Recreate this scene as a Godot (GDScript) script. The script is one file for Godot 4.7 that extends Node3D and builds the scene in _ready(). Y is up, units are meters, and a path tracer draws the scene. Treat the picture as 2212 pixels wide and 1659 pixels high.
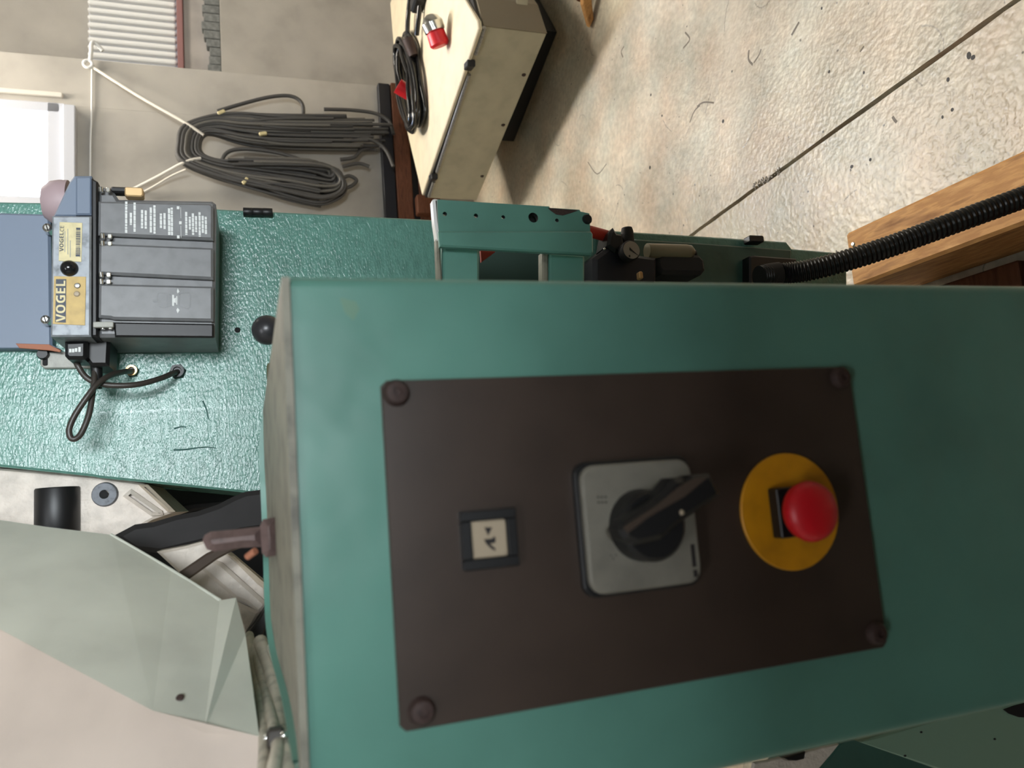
extends Node3D
# A workshop seen over the control box of a teal machine; the photograph was taken with the phone held upright and lies on its side.

var fonts := {}


class Shape:
	var st := SurfaceTool.new()
	var group := 1

	func _init() -> void:
		st.begin(Mesh.PRIMITIVE_TRIANGLES)

	func tri(a: Vector3, b: Vector3, c: Vector3, out: Vector3, g := -1) -> void:
		st.set_smooth_group(g)
		if (b - a).cross(c - a).dot(out) > 0.0:
			var k := b
			b = c
			c = k
		st.add_vertex(a)
		st.add_vertex(b)
		st.add_vertex(c)

	func face(pts: Array, out: Vector3, g := -1) -> void:
		for i in range(1, pts.size() - 1):
			tri(pts[0], pts[i], pts[i + 1], out, g)

	# a polygon in the plane of xf's x and y, pulled out along its z from z0 to z1, both rims bevelled
	func prism(poly: PackedVector2Array, z0: float, z1: float, bevel := 0.0, xf := Transform3D(), smooth := false) -> Shape:
		var p := poly
		if Geometry2D.is_polygon_clockwise(p):
			p = p.duplicate()
			p.reverse()
		var n := p.size()
		var inner := PackedVector2Array()
		for i in n:
			var a := (p[i] - p[(i + n - 1) % n]).normalized()
			var b := (p[(i + 1) % n] - p[i]).normalized()
			var na := Vector2(-a.y, a.x)
			var nb := Vector2(-b.y, b.x)
			var m := na + nb
			var k := bevel / maxf(0.35, 1.0 + na.dot(nb))
			inner.append(p[i] + m * k)
		var rings := [[inner, z0], [p, z0 + bevel], [p, z1 - bevel], [inner, z1]] if bevel > 0.0 else [[p, z0], [p, z1]]
		for r in rings.size() - 1:
			for i in n:
				var j := (i + 1) % n
				var lo: PackedVector2Array = rings[r][0]
				var hi: PackedVector2Array = rings[r + 1][0]
				var zl: float = rings[r][1]
				var zh: float = rings[r + 1][1]
				var e := p[j] - p[i]
				var slope := 0.0 if rings.size() == 2 or r == 1 else (-1.0 if r == 0 else 1.0)
				var out := xf.basis * (Vector3(e.y, -e.x, 0).normalized() + Vector3(0, 0, slope))
				var q := [xf * Vector3(lo[i].x, lo[i].y, zl), xf * Vector3(lo[j].x, lo[j].y, zl), xf * Vector3(hi[j].x, hi[j].y, zh), xf * Vector3(hi[i].x, hi[i].y, zh)]
				face(q, out, group if smooth and slope == 0.0 else -1)
		for end in 2:
			var ring: PackedVector2Array = rings[0 if end == 0 else rings.size() - 1][0]
			var z: float = rings[0 if end == 0 else rings.size() - 1][1]
			var out2 := xf.basis * Vector3(0, 0, -1 if end == 0 else 1)
			var ix := Geometry2D.triangulate_polygon(ring)
			for t in range(0, ix.size(), 3):
				tri(xf * Vector3(ring[ix[t]].x, ring[ix[t]].y, z), xf * Vector3(ring[ix[t + 1]].x, ring[ix[t + 1]].y, z), xf * Vector3(ring[ix[t + 2]].x, ring[ix[t + 2]].y, z), out2)
		group += 1
		return self

	# a chamfered box
	func block(at: Vector3, size: Vector3, bevel := 0.002, turn := Basis()) -> Shape:
		var b := minf(bevel, minf(size.x, minf(size.y, size.z)) * 0.45)
		var h := size * 0.5
		var p := PackedVector2Array([Vector2(-h.x + b, -h.y), Vector2(h.x - b, -h.y), Vector2(h.x, -h.y + b), Vector2(h.x, h.y - b), Vector2(h.x - b, h.y), Vector2(-h.x + b, h.y), Vector2(-h.x, h.y - b), Vector2(-h.x, -h.y + b)])
		return prism(p, -h.z, h.z, b * 0.7, Transform3D(turn, at))

	# points given as (radius, height), turned round xf's y axis
	func lathe(profile: Array, xf: Transform3D, n := 24) -> Shape:
		var last := Vector2()
		for k in profile.size() - 1:
			var a: Vector2 = profile[k]
			var b: Vector2 = profile[k + 1]
			var d := (b - a).normalized()
			if k > 0 and d.dot(last) < 0.8:
				group += 1
			last = d
			for i in n:
				var t0 := TAU * i / n
				var t1 := TAU * (i + 1) / n
				var c0 := Vector3(cos(t0), 0, sin(t0))
				var c1 := Vector3(cos(t1), 0, sin(t1))
				var out := xf.basis * ((c0 + c1) * 0.5 * d.y + Vector3(0, -d.x, 0))
				var q := [xf * (c0 * a.x + Vector3(0, a.y, 0)), xf * (c1 * a.x + Vector3(0, a.y, 0)), xf * (c1 * b.x + Vector3(0, b.y, 0)), xf * (c0 * b.x + Vector3(0, b.y, 0))]
				if a.x < 1e-6:
					q.remove_at(0)
				elif b.x < 1e-6:
					q.remove_at(3)
				face(q, out, group)
		group += 1
		return self

	static func smooth_path(pts: Array, sub: int) -> Array:
		var all := []
		var n := pts.size()
		for i in n - 1:
			var p0: Vector3 = pts[maxi(i - 1, 0)]
			var p1: Vector3 = pts[i]
			var p2: Vector3 = pts[i + 1]
			var p3: Vector3 = pts[mini(i + 2, n - 1)]
			for k in sub:
				all.append(p1.cubic_interpolate(p2, p0, p3, float(k) / sub))
		all.append(pts[n - 1])
		return all

	# a round tube along a smooth path; waves > 0 makes corrugated hose with that many ribs
	func tube(pts: Array, r: float, n := 8, sub := 6, r_end := -1.0, flat := 1.0) -> Shape:
		var path := smooth_path(pts, sub)
		return sweep(path, func(f): return lerpf(r, r_end if r_end >= 0.0 else r, f), n, flat)

	func sweep(path: Array, radius: Callable, n: int, flat := 1.0) -> Shape:
		var m := path.size()
		var rings := []
		var up := Vector3(0.3, 0.9, 0.2)
		for i in m:
			var t: Vector3 = (path[mini(i + 1, m - 1)] - path[maxi(i - 1, 0)]).normalized()
			var side := t.cross(up)
			if side.length() < 0.05:
				side = t.cross(Vector3(1, 0.1, 0))
			side = side.normalized()
			up = side.cross(t).normalized()
			var ring := []
			var rad: float = radius.call(float(i) / (m - 1))
			for k in n:
				var a := TAU * k / n
				ring.append(path[i] + (side * cos(a) + up * sin(a) * flat) * rad)
			rings.append(ring)
		for i in m - 1:
			for k in n:
				var j := (k + 1) % n
				var mid: Vector3 = (rings[i][k] + rings[i + 1][j]) * 0.5 - (path[i] + path[i + 1]) * 0.5
				face([rings[i][k], rings[i][j], rings[i + 1][j], rings[i + 1][k]], mid, group)
		face(rings[0], path[0] - path[1])
		face(rings[m - 1], path[m - 1] - path[m - 2])
		group += 1
		return self

	func ball(at: Vector3, r: float, n := 20) -> Shape:
		var p := []
		for k in n / 2 + 1:
			var a := -PI / 2 + PI * k / (n / 2)
			p.append(Vector2(maxf(cos(a), 0.0) * r, sin(a) * r))
		p[0].x = 0.0
		p[p.size() - 1].x = 0.0
		return lathe(p, Transform3D(Basis(), at), n)

	func done() -> ArrayMesh:
		st.generate_normals()
		return st.commit()


func sh() -> Shape:
	return Shape.new()


func obj(called: String, s: Shape, m: Material, parent: Node3D = self) -> MeshInstance3D:
	return put(called, s.done(), m, parent)


func put(called: String, mesh: Mesh, m: Material, parent: Node3D = self) -> MeshInstance3D:
	var o := MeshInstance3D.new()
	o.name = called
	o.mesh = mesh
	o.material_override = m
	parent.add_child(o, true)
	if parent != self and parent.get_parent() == self:
		o.position = -parent.position
	return o


func thing(called: String, label: String, category: String, at: Vector3, group := "") -> Node3D:
	var o := Node3D.new()
	o.name = called
	o.position = at
	add_child(o, true)
	return tag(o, label, category, group)


func sub(called: String, parent: Node3D) -> Node3D:
	var o := Node3D.new()
	o.name = called
	parent.add_child(o, true)
	o.position = -parent.position
	return o


func tag(o: Node3D, label: String, category: String, group := "") -> Node3D:
	o.set_meta("label", label)
	o.set_meta("category", category)
	if group:
		o.set_meta("group", group)
	return o


func named(o: Node, label: String) -> void:
	o.set_meta("label", label)


func struct(o: Node3D, label: String, category: String) -> Node3D:
	o.set_meta("kind", "structure")
	return tag(o, label, category)


func facing(at: Vector3, axis := Vector3(0, 0, 1)) -> Transform3D:   # a lathe's y axis laid along axis
	var x := axis.cross(Vector3(0.31, 0.77, 0.11)).normalized()
	return Transform3D(Basis(x, axis.normalized(), x.cross(axis.normalized())), at)


func rrect(c: Vector2, w: float, h: float, r: float, n := 5) -> PackedVector2Array:
	var p := PackedVector2Array()
	for q in 4:
		var k := c + Vector2((w / 2 - r) * (1 if q in [0, 3] else -1), (h / 2 - r) * (1 if q < 2 else -1))
		for i in n + 1:
			var a := PI / 2 * (q + float(i) / n)
			p.append(k + Vector2(cos(a), sin(a)) * r)
	return p


func circ(c: Vector2, r: float, n := 32, ry := -1.0) -> PackedVector2Array:
	var p := PackedVector2Array()
	for i in n:
		p.append(c + Vector2(cos(TAU * i / n) * r, sin(TAU * i / n) * (ry if ry > 0.0 else r)))
	return p


func strip(p: PackedVector2Array, w: float) -> PackedVector2Array:   # a polyline given a width
	var a := PackedVector2Array()
	var b := PackedVector2Array()
	for i in p.size():
		var d := (p[mini(i + 1, p.size() - 1)] - p[maxi(i - 1, 0)]).normalized()
		var n := Vector2(-d.y, d.x) * w / 2
		a.append(p[i] + n)
		b.append(p[i] - n)
	b.reverse()
	a.append_array(b)
	return a


func lettering(called: String, words: String, size: float, at: Vector3, m: Material, parent: Node3D, bold := false, wide := 1.0, turn := Basis()) -> MeshInstance3D:
	var t := TextMesh.new()
	var f := SystemFont.new()
	f.font_names = PackedStringArray(["Droid Sans"])
	f.font_weight = 700 if bold else 400
	t.font = f
	t.font_size = 48
	t.pixel_size = size / 48.0 / 0.72
	t.depth = 0.0004
	t.curve_step = 2.0
	t.text = words
	var o := put(called, t, m, parent)
	o.transform = Transform3D(turn * Basis().scaled(Vector3(wide, 1, 1)), at + o.position)
	return o


func noise(freq: float, seed_: int, octaves := 4, kind := FastNoiseLite.TYPE_SIMPLEX_SMOOTH) -> FastNoiseLite:
	var n := FastNoiseLite.new()
	n.noise_type = kind
	n.seed = seed_
	n.frequency = freq
	n.fractal_octaves = octaves
	return n


func tex(n: FastNoiseLite, stops: Array, size := 512) -> NoiseTexture2D:
	var t := NoiseTexture2D.new()
	t.width = size
	t.height = size
	t.seamless = true
	t.noise = n
	var g := Gradient.new()
	g.offsets = PackedFloat32Array(stops.map(func(s): return s[0]))
	g.colors = PackedColorArray(stops.map(func(s): return s[1]))
	t.color_ramp = g
	return t


func bumps(n: FastNoiseLite, strength: float, size := 512) -> NoiseTexture2D:
	var t := NoiseTexture2D.new()
	t.width = size
	t.height = size
	t.seamless = true
	t.noise = n
	t.as_normal_map = true
	t.bump_strength = strength
	return t


func mat(c: Color, rough := 0.5, metal := 0.0) -> StandardMaterial3D:
	var m := StandardMaterial3D.new()
	m.albedo_color = c
	m.roughness = rough
	m.metallic = metal
	return m


func dress(m: StandardMaterial3D, scale: float, albedo: Texture2D = null, normal: Texture2D = null, depth := 1.0) -> StandardMaterial3D:
	m.uv1_triplanar = true
	m.uv1_world_triplanar = true
	m.uv1_scale = Vector3.ONE * scale
	m.albedo_texture = albedo
	if normal:
		m.normal_enabled = true
		m.normal_texture = normal
		m.normal_scale = depth
	return m


func g(v: float) -> Color:
	return Color(v, v, v)


func hexc(s: String) -> Color:
	return Color(s)


var M := {}


func _ready() -> void:
	# ---- camera ----
	var cam := Camera3D.new()
	cam.name = "camera"
	add_child(cam)
	cam.transform = Transform3D(Basis(Vector3(-0.078034, -0.947568, 0.309880), Vector3(0.987880, -0.031661, 0.151956), Vector3(-0.134178, 0.317982, 0.938554)), Vector3(-0.0627, 1.3999, 0.4104))
	cam.near = 0.02
	cam.far = 60.0
	var lens := CameraAttributesPhysical.new()
	lens.frustum_focal_length = 24.1218
	lens.frustum_focus_distance = 1.25
	lens.exposure_aperture = 7.5
	lens.frustum_near = 0.02
	lens.frustum_far = 60.0
	cam.attributes = lens
	cam.fov = 52.8985
	cam.current = true
	# ---- sky, exposure ----
	var env := Environment.new()
	env.background_mode = Environment.BG_SKY
	var sky := Sky.new()
	var sm := ProceduralSkyMaterial.new()
	sm.sky_top_color = Color(0.62, 0.72, 0.86)
	sm.sky_horizon_color = Color(0.86, 0.9, 0.95)
	sm.ground_bottom_color = Color(0.4, 0.4, 0.38)
	sm.ground_horizon_color = Color(0.7, 0.72, 0.72)
	sm.sky_energy_multiplier = 1.0
	sky.sky_material = sm
	env.sky = sky
	env.background_energy_multiplier = 140.0
	env.tonemap_mode = Environment.TONE_MAPPER_LINEAR
	env.tonemap_exposure = 1.0
	env.sdfgi_enabled = true
	env.ssao_enabled = true
	env.ssil_enabled = true
	var we := WorldEnvironment.new()
	we.name = "surroundings"
	we.environment = env
	add_child(we)
	materials()
	# ---- lamps outside the frame: first read off the cabinet shadow, others added ----
	unseen_lamp("white ceiling lamp above the concrete floor by the cream cabinet", Vector3(3.5, 4.3, -2.9), Vector2(1.6, 1.0), 7.0, Color(1.0, 0.965, 0.91))
	unseen_lamp("added unseen lamp lighting the far hall past the wall corner", Vector3(4.6, 4.3, -4.3), Vector2(1.5, 0.4), 2.3, Color(1.0, 0.965, 0.91))  # added to brighten the far wall and cladding
	unseen_lamp("added unseen fill lamp over the aisle behind the viewpoint", Vector3(-1.0, 4.3, 2.3), Vector2(1.4, 0.5), 3.6, Color(0.97, 0.98, 1.0))  # fill light added for the lower front of the box
	unseen_lamp("added unseen strip lamp above the window, lighting the floor", Vector3(2.2, 3.95, -3.85), Vector2(1.3, 0.35), 16.0, Color(1.0, 0.96, 0.9))  # added for the glint and brightness of the floor
	front_window(Vector3(0.45, 2.0, 4.3), Vector2(0.8, 1.75), 26.0, Color(0.95, 0.98, 1.0))
	room()
	control_box()
	column()
	lubrication_pump()
	bracket_and_air()
	saw_head()
	guard()
	hoses()
	pedestal()
	pallet_and_conduit()
	cabinet()
	back_wall_things()


func unseen_lamp(label: String, at: Vector3, size: Vector2, energy: float, c: Color) -> void:
	var l := thing("unseen_lamp", label, "lamp", at)
	var aim := Basis.looking_at(Vector3(0, -1, 0), Vector3(0, 0, -1))
	if at.z < -3.5 and at.x < 3.0:
		aim = Basis.looking_at(Vector3(-0.25, -1.0, 0.55), Vector3(1, 0, 0))
	var hous := sh().block(Vector3.ZERO, Vector3(size.x + 0.1, size.y + 0.1, 0.06), 0.01, aim)
	var o := obj("housing", hous, M.white_metal, l)
	o.position = Vector3(0, 0, 0) - aim * Vector3(0, 0, -0.035)
	var em := mat(Color(1, 1, 1))
	em.emission_enabled = true
	em.emission = c
	em.emission_energy_multiplier = 2.0
	var d := obj("diffuser", sh().block(Vector3.ZERO, Vector3(size.x, size.y, 0.01), 0.002, aim), em, l)
	d.position = Vector3.ZERO
	var a := AreaLight3D.new()
	a.name = "lamp_light"
	a.area_size = size
	a.light_energy = energy
	a.light_color = c
	a.area_range = 30.0
	a.area_attenuation = 2.0
	a.shadow_enabled = true
	a.transform = Transform3D(aim, aim * Vector3(0, 0, -0.012))
	l.add_child(a)


func front_window(at: Vector3, size: Vector2, energy: float, c: Color) -> void:
	# tall frosted window in the wall behind the viewpoint; added partition shades the box
	var w := Node3D.new()
	w.name = "window_2"
	w.position = at
	add_child(w)
	struct(w, "tall frosted window in the wall behind the viewpoint", "window")
	var em := mat(Color(1, 1, 1))
	em.emission_enabled = true
	em.emission = c
	em.emission_energy_multiplier = 2.0
	for e in [[Vector3(0, size.y / 2 + 0.03, 0), Vector3(size.x + 0.12, 0.06, 0.08)], [Vector3(0, -size.y / 2 - 0.03, 0), Vector3(size.x + 0.12, 0.06, 0.08)], [Vector3(size.x / 2 + 0.03, 0, 0), Vector3(0.06, size.y, 0.08)], [Vector3(-size.x / 2 - 0.03, 0, 0), Vector3(0.06, size.y, 0.08)]]:
		obj("frame", sh().block(e[0], e[1], 0.006), M.frame, w).position = Vector3.ZERO
	obj("pane", sh().block(Vector3(0, 0, 0.02), Vector3(size.x, size.y, 0.01), 0.0), em, w).position = Vector3.ZERO
	var a := AreaLight3D.new()
	a.name = "window_light"
	a.area_size = size
	a.light_energy = energy
	a.light_color = c
	a.area_range = 30.0
	a.area_attenuation = 2.0
	a.shadow_enabled = true
	a.position = Vector3(0, 0, 0.008)
	w.add_child(a)
	struct(obj("shade_wall", sh().block(Vector3(0.1, 0.73, 0.9), Vector3(3.6, 1.46, 0.08), 0.004), M.partition, self), "added unseen half-height partition shading the control box", "wall")  # unseen blocker, added so light falls off down the box front


func materials() -> void:
	var peel := bumps(noise(0.04, 11, 5, FastNoiseLite.TYPE_PERLIN), 7.0)
	var soft := bumps(noise(0.02, 12, 3), 4.0)
	var mottle := tex(noise(0.008, 13, 5), [[0.0, g(0.86)], [0.5, g(0.95)], [1.0, g(1.0)]])
	var grime := tex(noise(0.012, 14, 5), [[0.0, g(0.62)], [0.45, g(0.92)], [1.0, g(1.0)]])
	var grain := tex(noise(0.03, 15, 4), [[0.0, g(0.7)], [1.0, g(1.0)]])
	M.teal = dress(mat(Color(0.37, 0.565, 0.51), 0.40), 1.4, mottle, soft, 0.12)
	M.teal_column = dress(mat(Color(0.38, 0.57, 0.52), 0.24), 9.0, mottle, peel, 0.42)
	M.teal_column.uv1_scale = Vector3(7.0, 17.0, 12.0)
	M.teal_dark = dress(mat(Color(0.24, 0.38, 0.34), 0.45), 2.0, mottle, soft, 0.2)
	M.tray = dress(mat(Color(0.52, 0.51, 0.45), 0.55), 5.0, grime)
	M.panel = dress(mat(Color(0.25, 0.205, 0.175), 0.38), 3.0, mottle)
	M.rust = dress(mat(Color(0.24, 0.17, 0.15), 0.7), 40.0, grime)
	M.black = mat(Color(0.07, 0.07, 0.075), 0.45)
	M.black_gloss = mat(Color(0.10, 0.10, 0.105), 0.16)
	M.rubber = dress(mat(Color(0.145, 0.135, 0.135), 0.75), 6.0, mottle)
	M.dark = mat(Color(0.05, 0.05, 0.055), 0.8)
	M.brown_dust = mat(Color(0.24, 0.19, 0.15), 0.75)
	M.white_plate = dress(mat(Color(0.50, 0.485, 0.44), 0.5), 8.0, mottle)
	M.cream_cap = mat(Color(0.66, 0.60, 0.51), 0.5)
	M.mark = mat(Color(0.12, 0.1, 0.1), 0.6)
	M.yellow = dress(mat(Color(0.86, 0.60, 0.07), 0.5), 9.0, mottle)
	M.red = mat(Color(0.80, 0.08, 0.13), 0.42)
	M.chrome = mat(Color(0.85, 0.85, 0.83), 0.22, 1.0)
	M.steel = dress(mat(Color(0.66, 0.66, 0.65), 0.38, 0.8), 12.0, grime)
	M.zinc = dress(mat(Color(0.66, 0.66, 0.63), 0.6, 0.2), 10.0, mottle, peel, 0.3)
	M.cast_metal = dress(mat(Color(0.60, 0.62, 0.64), 0.5, 0.3), 8.0, grime)
	M.brass = mat(Color(0.80, 0.64, 0.44), 0.35, 0.7)
	M.pale_brass = mat(Color(0.80, 0.68, 0.50), 0.4, 0.5)
	M.bolt = dress(mat(Color(0.44, 0.455, 0.48), 0.55, 0.1), 14.0, grime)
	M.ball = mat(Color(0.17, 0.17, 0.18), 0.34)
	M.lever = dress(mat(Color(0.40, 0.325, 0.31), 0.6), 14.0, grime)
	M.gold = dress(mat(Color(0.74, 0.63, 0.38), 0.5, 0.1), 14.0, mottle)
	M.gold_pale = dress(mat(Color(0.83, 0.78, 0.60), 0.5, 0.1), 14.0, mottle)
	M.label_dark = mat(Color(0.16, 0.20, 0.26), 0.5)
	M.tank = dress(mat(Color(0.46, 0.465, 0.47), 0.4), 9.0, mottle)
	M.print = mat(Color(0.84, 0.85, 0.84), 0.6)
	M.print_grey = mat(Color(0.58, 0.59, 0.58), 0.6)
	M.slate_haze = mat(Color(0.43, 0.48, 0.55), 0.5)  # lightened and blued, with the lens haze put into the colour
	M.rust_strip = mat(Color(0.62, 0.40, 0.30), 0.7)
	M.cable_grey = mat(Color(0.22, 0.20, 0.18), 0.4)
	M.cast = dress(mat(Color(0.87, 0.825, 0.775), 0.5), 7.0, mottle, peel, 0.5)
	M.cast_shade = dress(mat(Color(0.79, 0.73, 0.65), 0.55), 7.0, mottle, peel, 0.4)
	M.guard_mint = dress(mat(Color(0.83, 0.84, 0.79), 0.55), 2.2, mottle)
	M.guard_cream = dress(mat(Color(0.81, 0.75, 0.70), 0.55), 2.2, mottle)
	M.hose = dress(mat(Color(0.76, 0.73, 0.66), 0.5), 9.0, grime)
	M.white_metal = mat(Color(0.85, 0.85, 0.84), 0.5)
	M.navy = mat(Color(0.07, 0.08, 0.12), 0.5)
	M.bowl = mat(Color(0.50, 0.46, 0.36), 0.3)
	M.dial = mat(Color(0.66, 0.61, 0.56), 0.5)
	M.red_hose = mat(Color(0.66, 0.16, 0.09), 0.45)
	M.conduit = mat(Color(0.045, 0.05, 0.052), 0.33)
	var streak := noise(0.006, 21, 4)
	streak.domain_warp_enabled = true
	streak.domain_warp_amplitude = 30.0
	M.timber = dress(mat(Color(0.90, 0.70, 0.46), 0.7), 1.0, tex(streak, [[0.0, Color(0.62, 0.54, 0.46)], [0.4, Color(0.93, 0.9, 0.85)], [0.6, Color(0.82, 0.76, 0.68)], [1.0, g(1.0)]]))
	M.timber.uv1_scale = Vector3(9.0, 9.0, 1.6)
	M.timber_dark = dress(mat(Color(0.46, 0.29, 0.20), 0.75), 1.0, M.timber.albedo_texture)
	M.timber_dark.uv1_scale = Vector3(1.6, 9.0, 9.0)
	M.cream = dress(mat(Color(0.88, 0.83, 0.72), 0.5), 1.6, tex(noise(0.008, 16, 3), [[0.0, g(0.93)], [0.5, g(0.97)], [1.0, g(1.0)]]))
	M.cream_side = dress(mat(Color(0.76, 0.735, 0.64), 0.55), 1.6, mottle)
	M.plaster = dress(mat(Color(0.70, 0.68, 0.645), 0.85), 0.5, mottle)
	M.plaster_grey = dress(mat(Color(0.74, 0.71, 0.68), 0.9), 0.7, mottle)
	M.ceiling = mat(Color(0.5, 0.49, 0.47), 0.9)
	M.strand = mat(Color(0.26, 0.255, 0.25), 0.55)
	M.strand_light = mat(Color(0.36, 0.35, 0.33), 0.55)
	M.rope = mat(Color(0.80, 0.78, 0.74), 0.8)
	M.frame = mat(Color(0.74, 0.75, 0.78), 0.5)
	M.sheet = mat(Color(0.92, 0.92, 0.91), 0.5)
	M.brown_red = mat(Color(0.58, 0.42, 0.41), 0.7)
	M.stack = dress(mat(Color(0.55, 0.56, 0.55), 0.8), 1.5, grain)
	var glass := mat(Color(0.9, 0.95, 1.0, 0.06), 0.05)
	glass.transparency = BaseMaterial3D.TRANSPARENCY_ALPHA
	M.glass = glass
	M.partition = mat(Color(0.14, 0.14, 0.14), 0.8)
	M.rust_olive = mat(Color(0.33, 0.33, 0.22), 0.7)
	M.chip = mat(Color(0.62, 0.76, 0.71), 0.5)
	M.cap_haze = mat(Color(0.66, 0.58, 0.59), 0.5)  # lightened: haze over the filler cap is in this colour
	M.teal_shade = mat(Color(0.15, 0.25, 0.22), 0.6)
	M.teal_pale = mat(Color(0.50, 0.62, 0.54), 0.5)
	M.end_brown = mat(Color(0.50, 0.46, 0.39), 0.6)  # darker and browner than the other cabinet faces
	M.smudge = mat(Color(0.42, 0.38, 0.33), 0.6)
	M.joint = mat(Color(0.09, 0.08, 0.07), 0.9)
	floor_material()


func floor_material() -> void:
	# polished concrete: cloudy patches, fine speckle and trowel marks, and the scratches and dark spots of use
	var n := 1536
	var cloud := noise(0.0045, 31, 5).get_seamless_image(n, n).get_data()
	var warm := noise(0.007, 32, 4).get_seamless_image(n, n).get_data()
	var fine := noise(0.06, 33, 3).get_seamless_image(n, n).get_data()
	var data := PackedByteArray()
	data.resize(n * n * 3)
	for i in n * n:
		var v := 118.0 + cloud[i] * 0.20 + fine[i] * 0.14 + 26.0
		var w := (warm[i] - 128) * 0.05
		var p := i * 3
		data[p] = clampi(int(v + 6.0 + w), 0, 255)
		data[p + 1] = clampi(int(v - 2.0 - w * 0.4), 0, 255)
		data[p + 2] = clampi(int(v - 18.0 - w), 0, 255)
	var im := Image.create_from_data(n, n, false, Image.FORMAT_RGB8, data)
	var r := RandomNumberGenerator.new()
	r.seed = 7
	for k in 700:   # dark specks
		var s := r.randi_range(1, 3)
		var v := r.randf_range(0.25, 0.5)
		im.fill_rect(Rect2i(r.randi_range(0, n - 8), r.randi_range(0, n - 8), s, r.randi_range(1, 3)), Color(v, v * 0.95, v * 0.86))
	for k in 130:   # scratches and trowel arcs
		var at := Vector2(r.randf_range(20, n - 20), r.randf_range(20, n - 20))
		var a := r.randf_range(0, TAU)
		var bend := r.randf_range(-0.06, 0.06)
		var v := r.randf_range(0.34, 0.52)
		for q in r.randi_range(12, 55):
			at += Vector2(cos(a), sin(a)) * 1.2
			a += bend
			var c := Vector2i(at).clampi(1, n - 3)
			im.set_pixel(c.x, c.y, im.get_pixel(c.x, c.y).lerp(Color(v, v * 0.94, v * 0.86), 0.65))
			im.set_pixel(c.x + 1, c.y, im.get_pixel(c.x + 1, c.y).lerp(Color(v, v * 0.94, v * 0.86), 0.4))
	var m := mat(Color(0.99, 0.975, 0.945), 0.36)
	m.albedo_texture = ImageTexture.create_from_image(im)
	m.uv1_triplanar = true
	m.uv1_world_triplanar = true
	m.uv1_scale = Vector3.ONE * 0.32
	m.normal_enabled = true
	m.normal_texture = bumps(noise(0.11, 35, 3), 5.0, 1536)
	m.normal_scale = 0.15
	M.concrete = m


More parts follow.
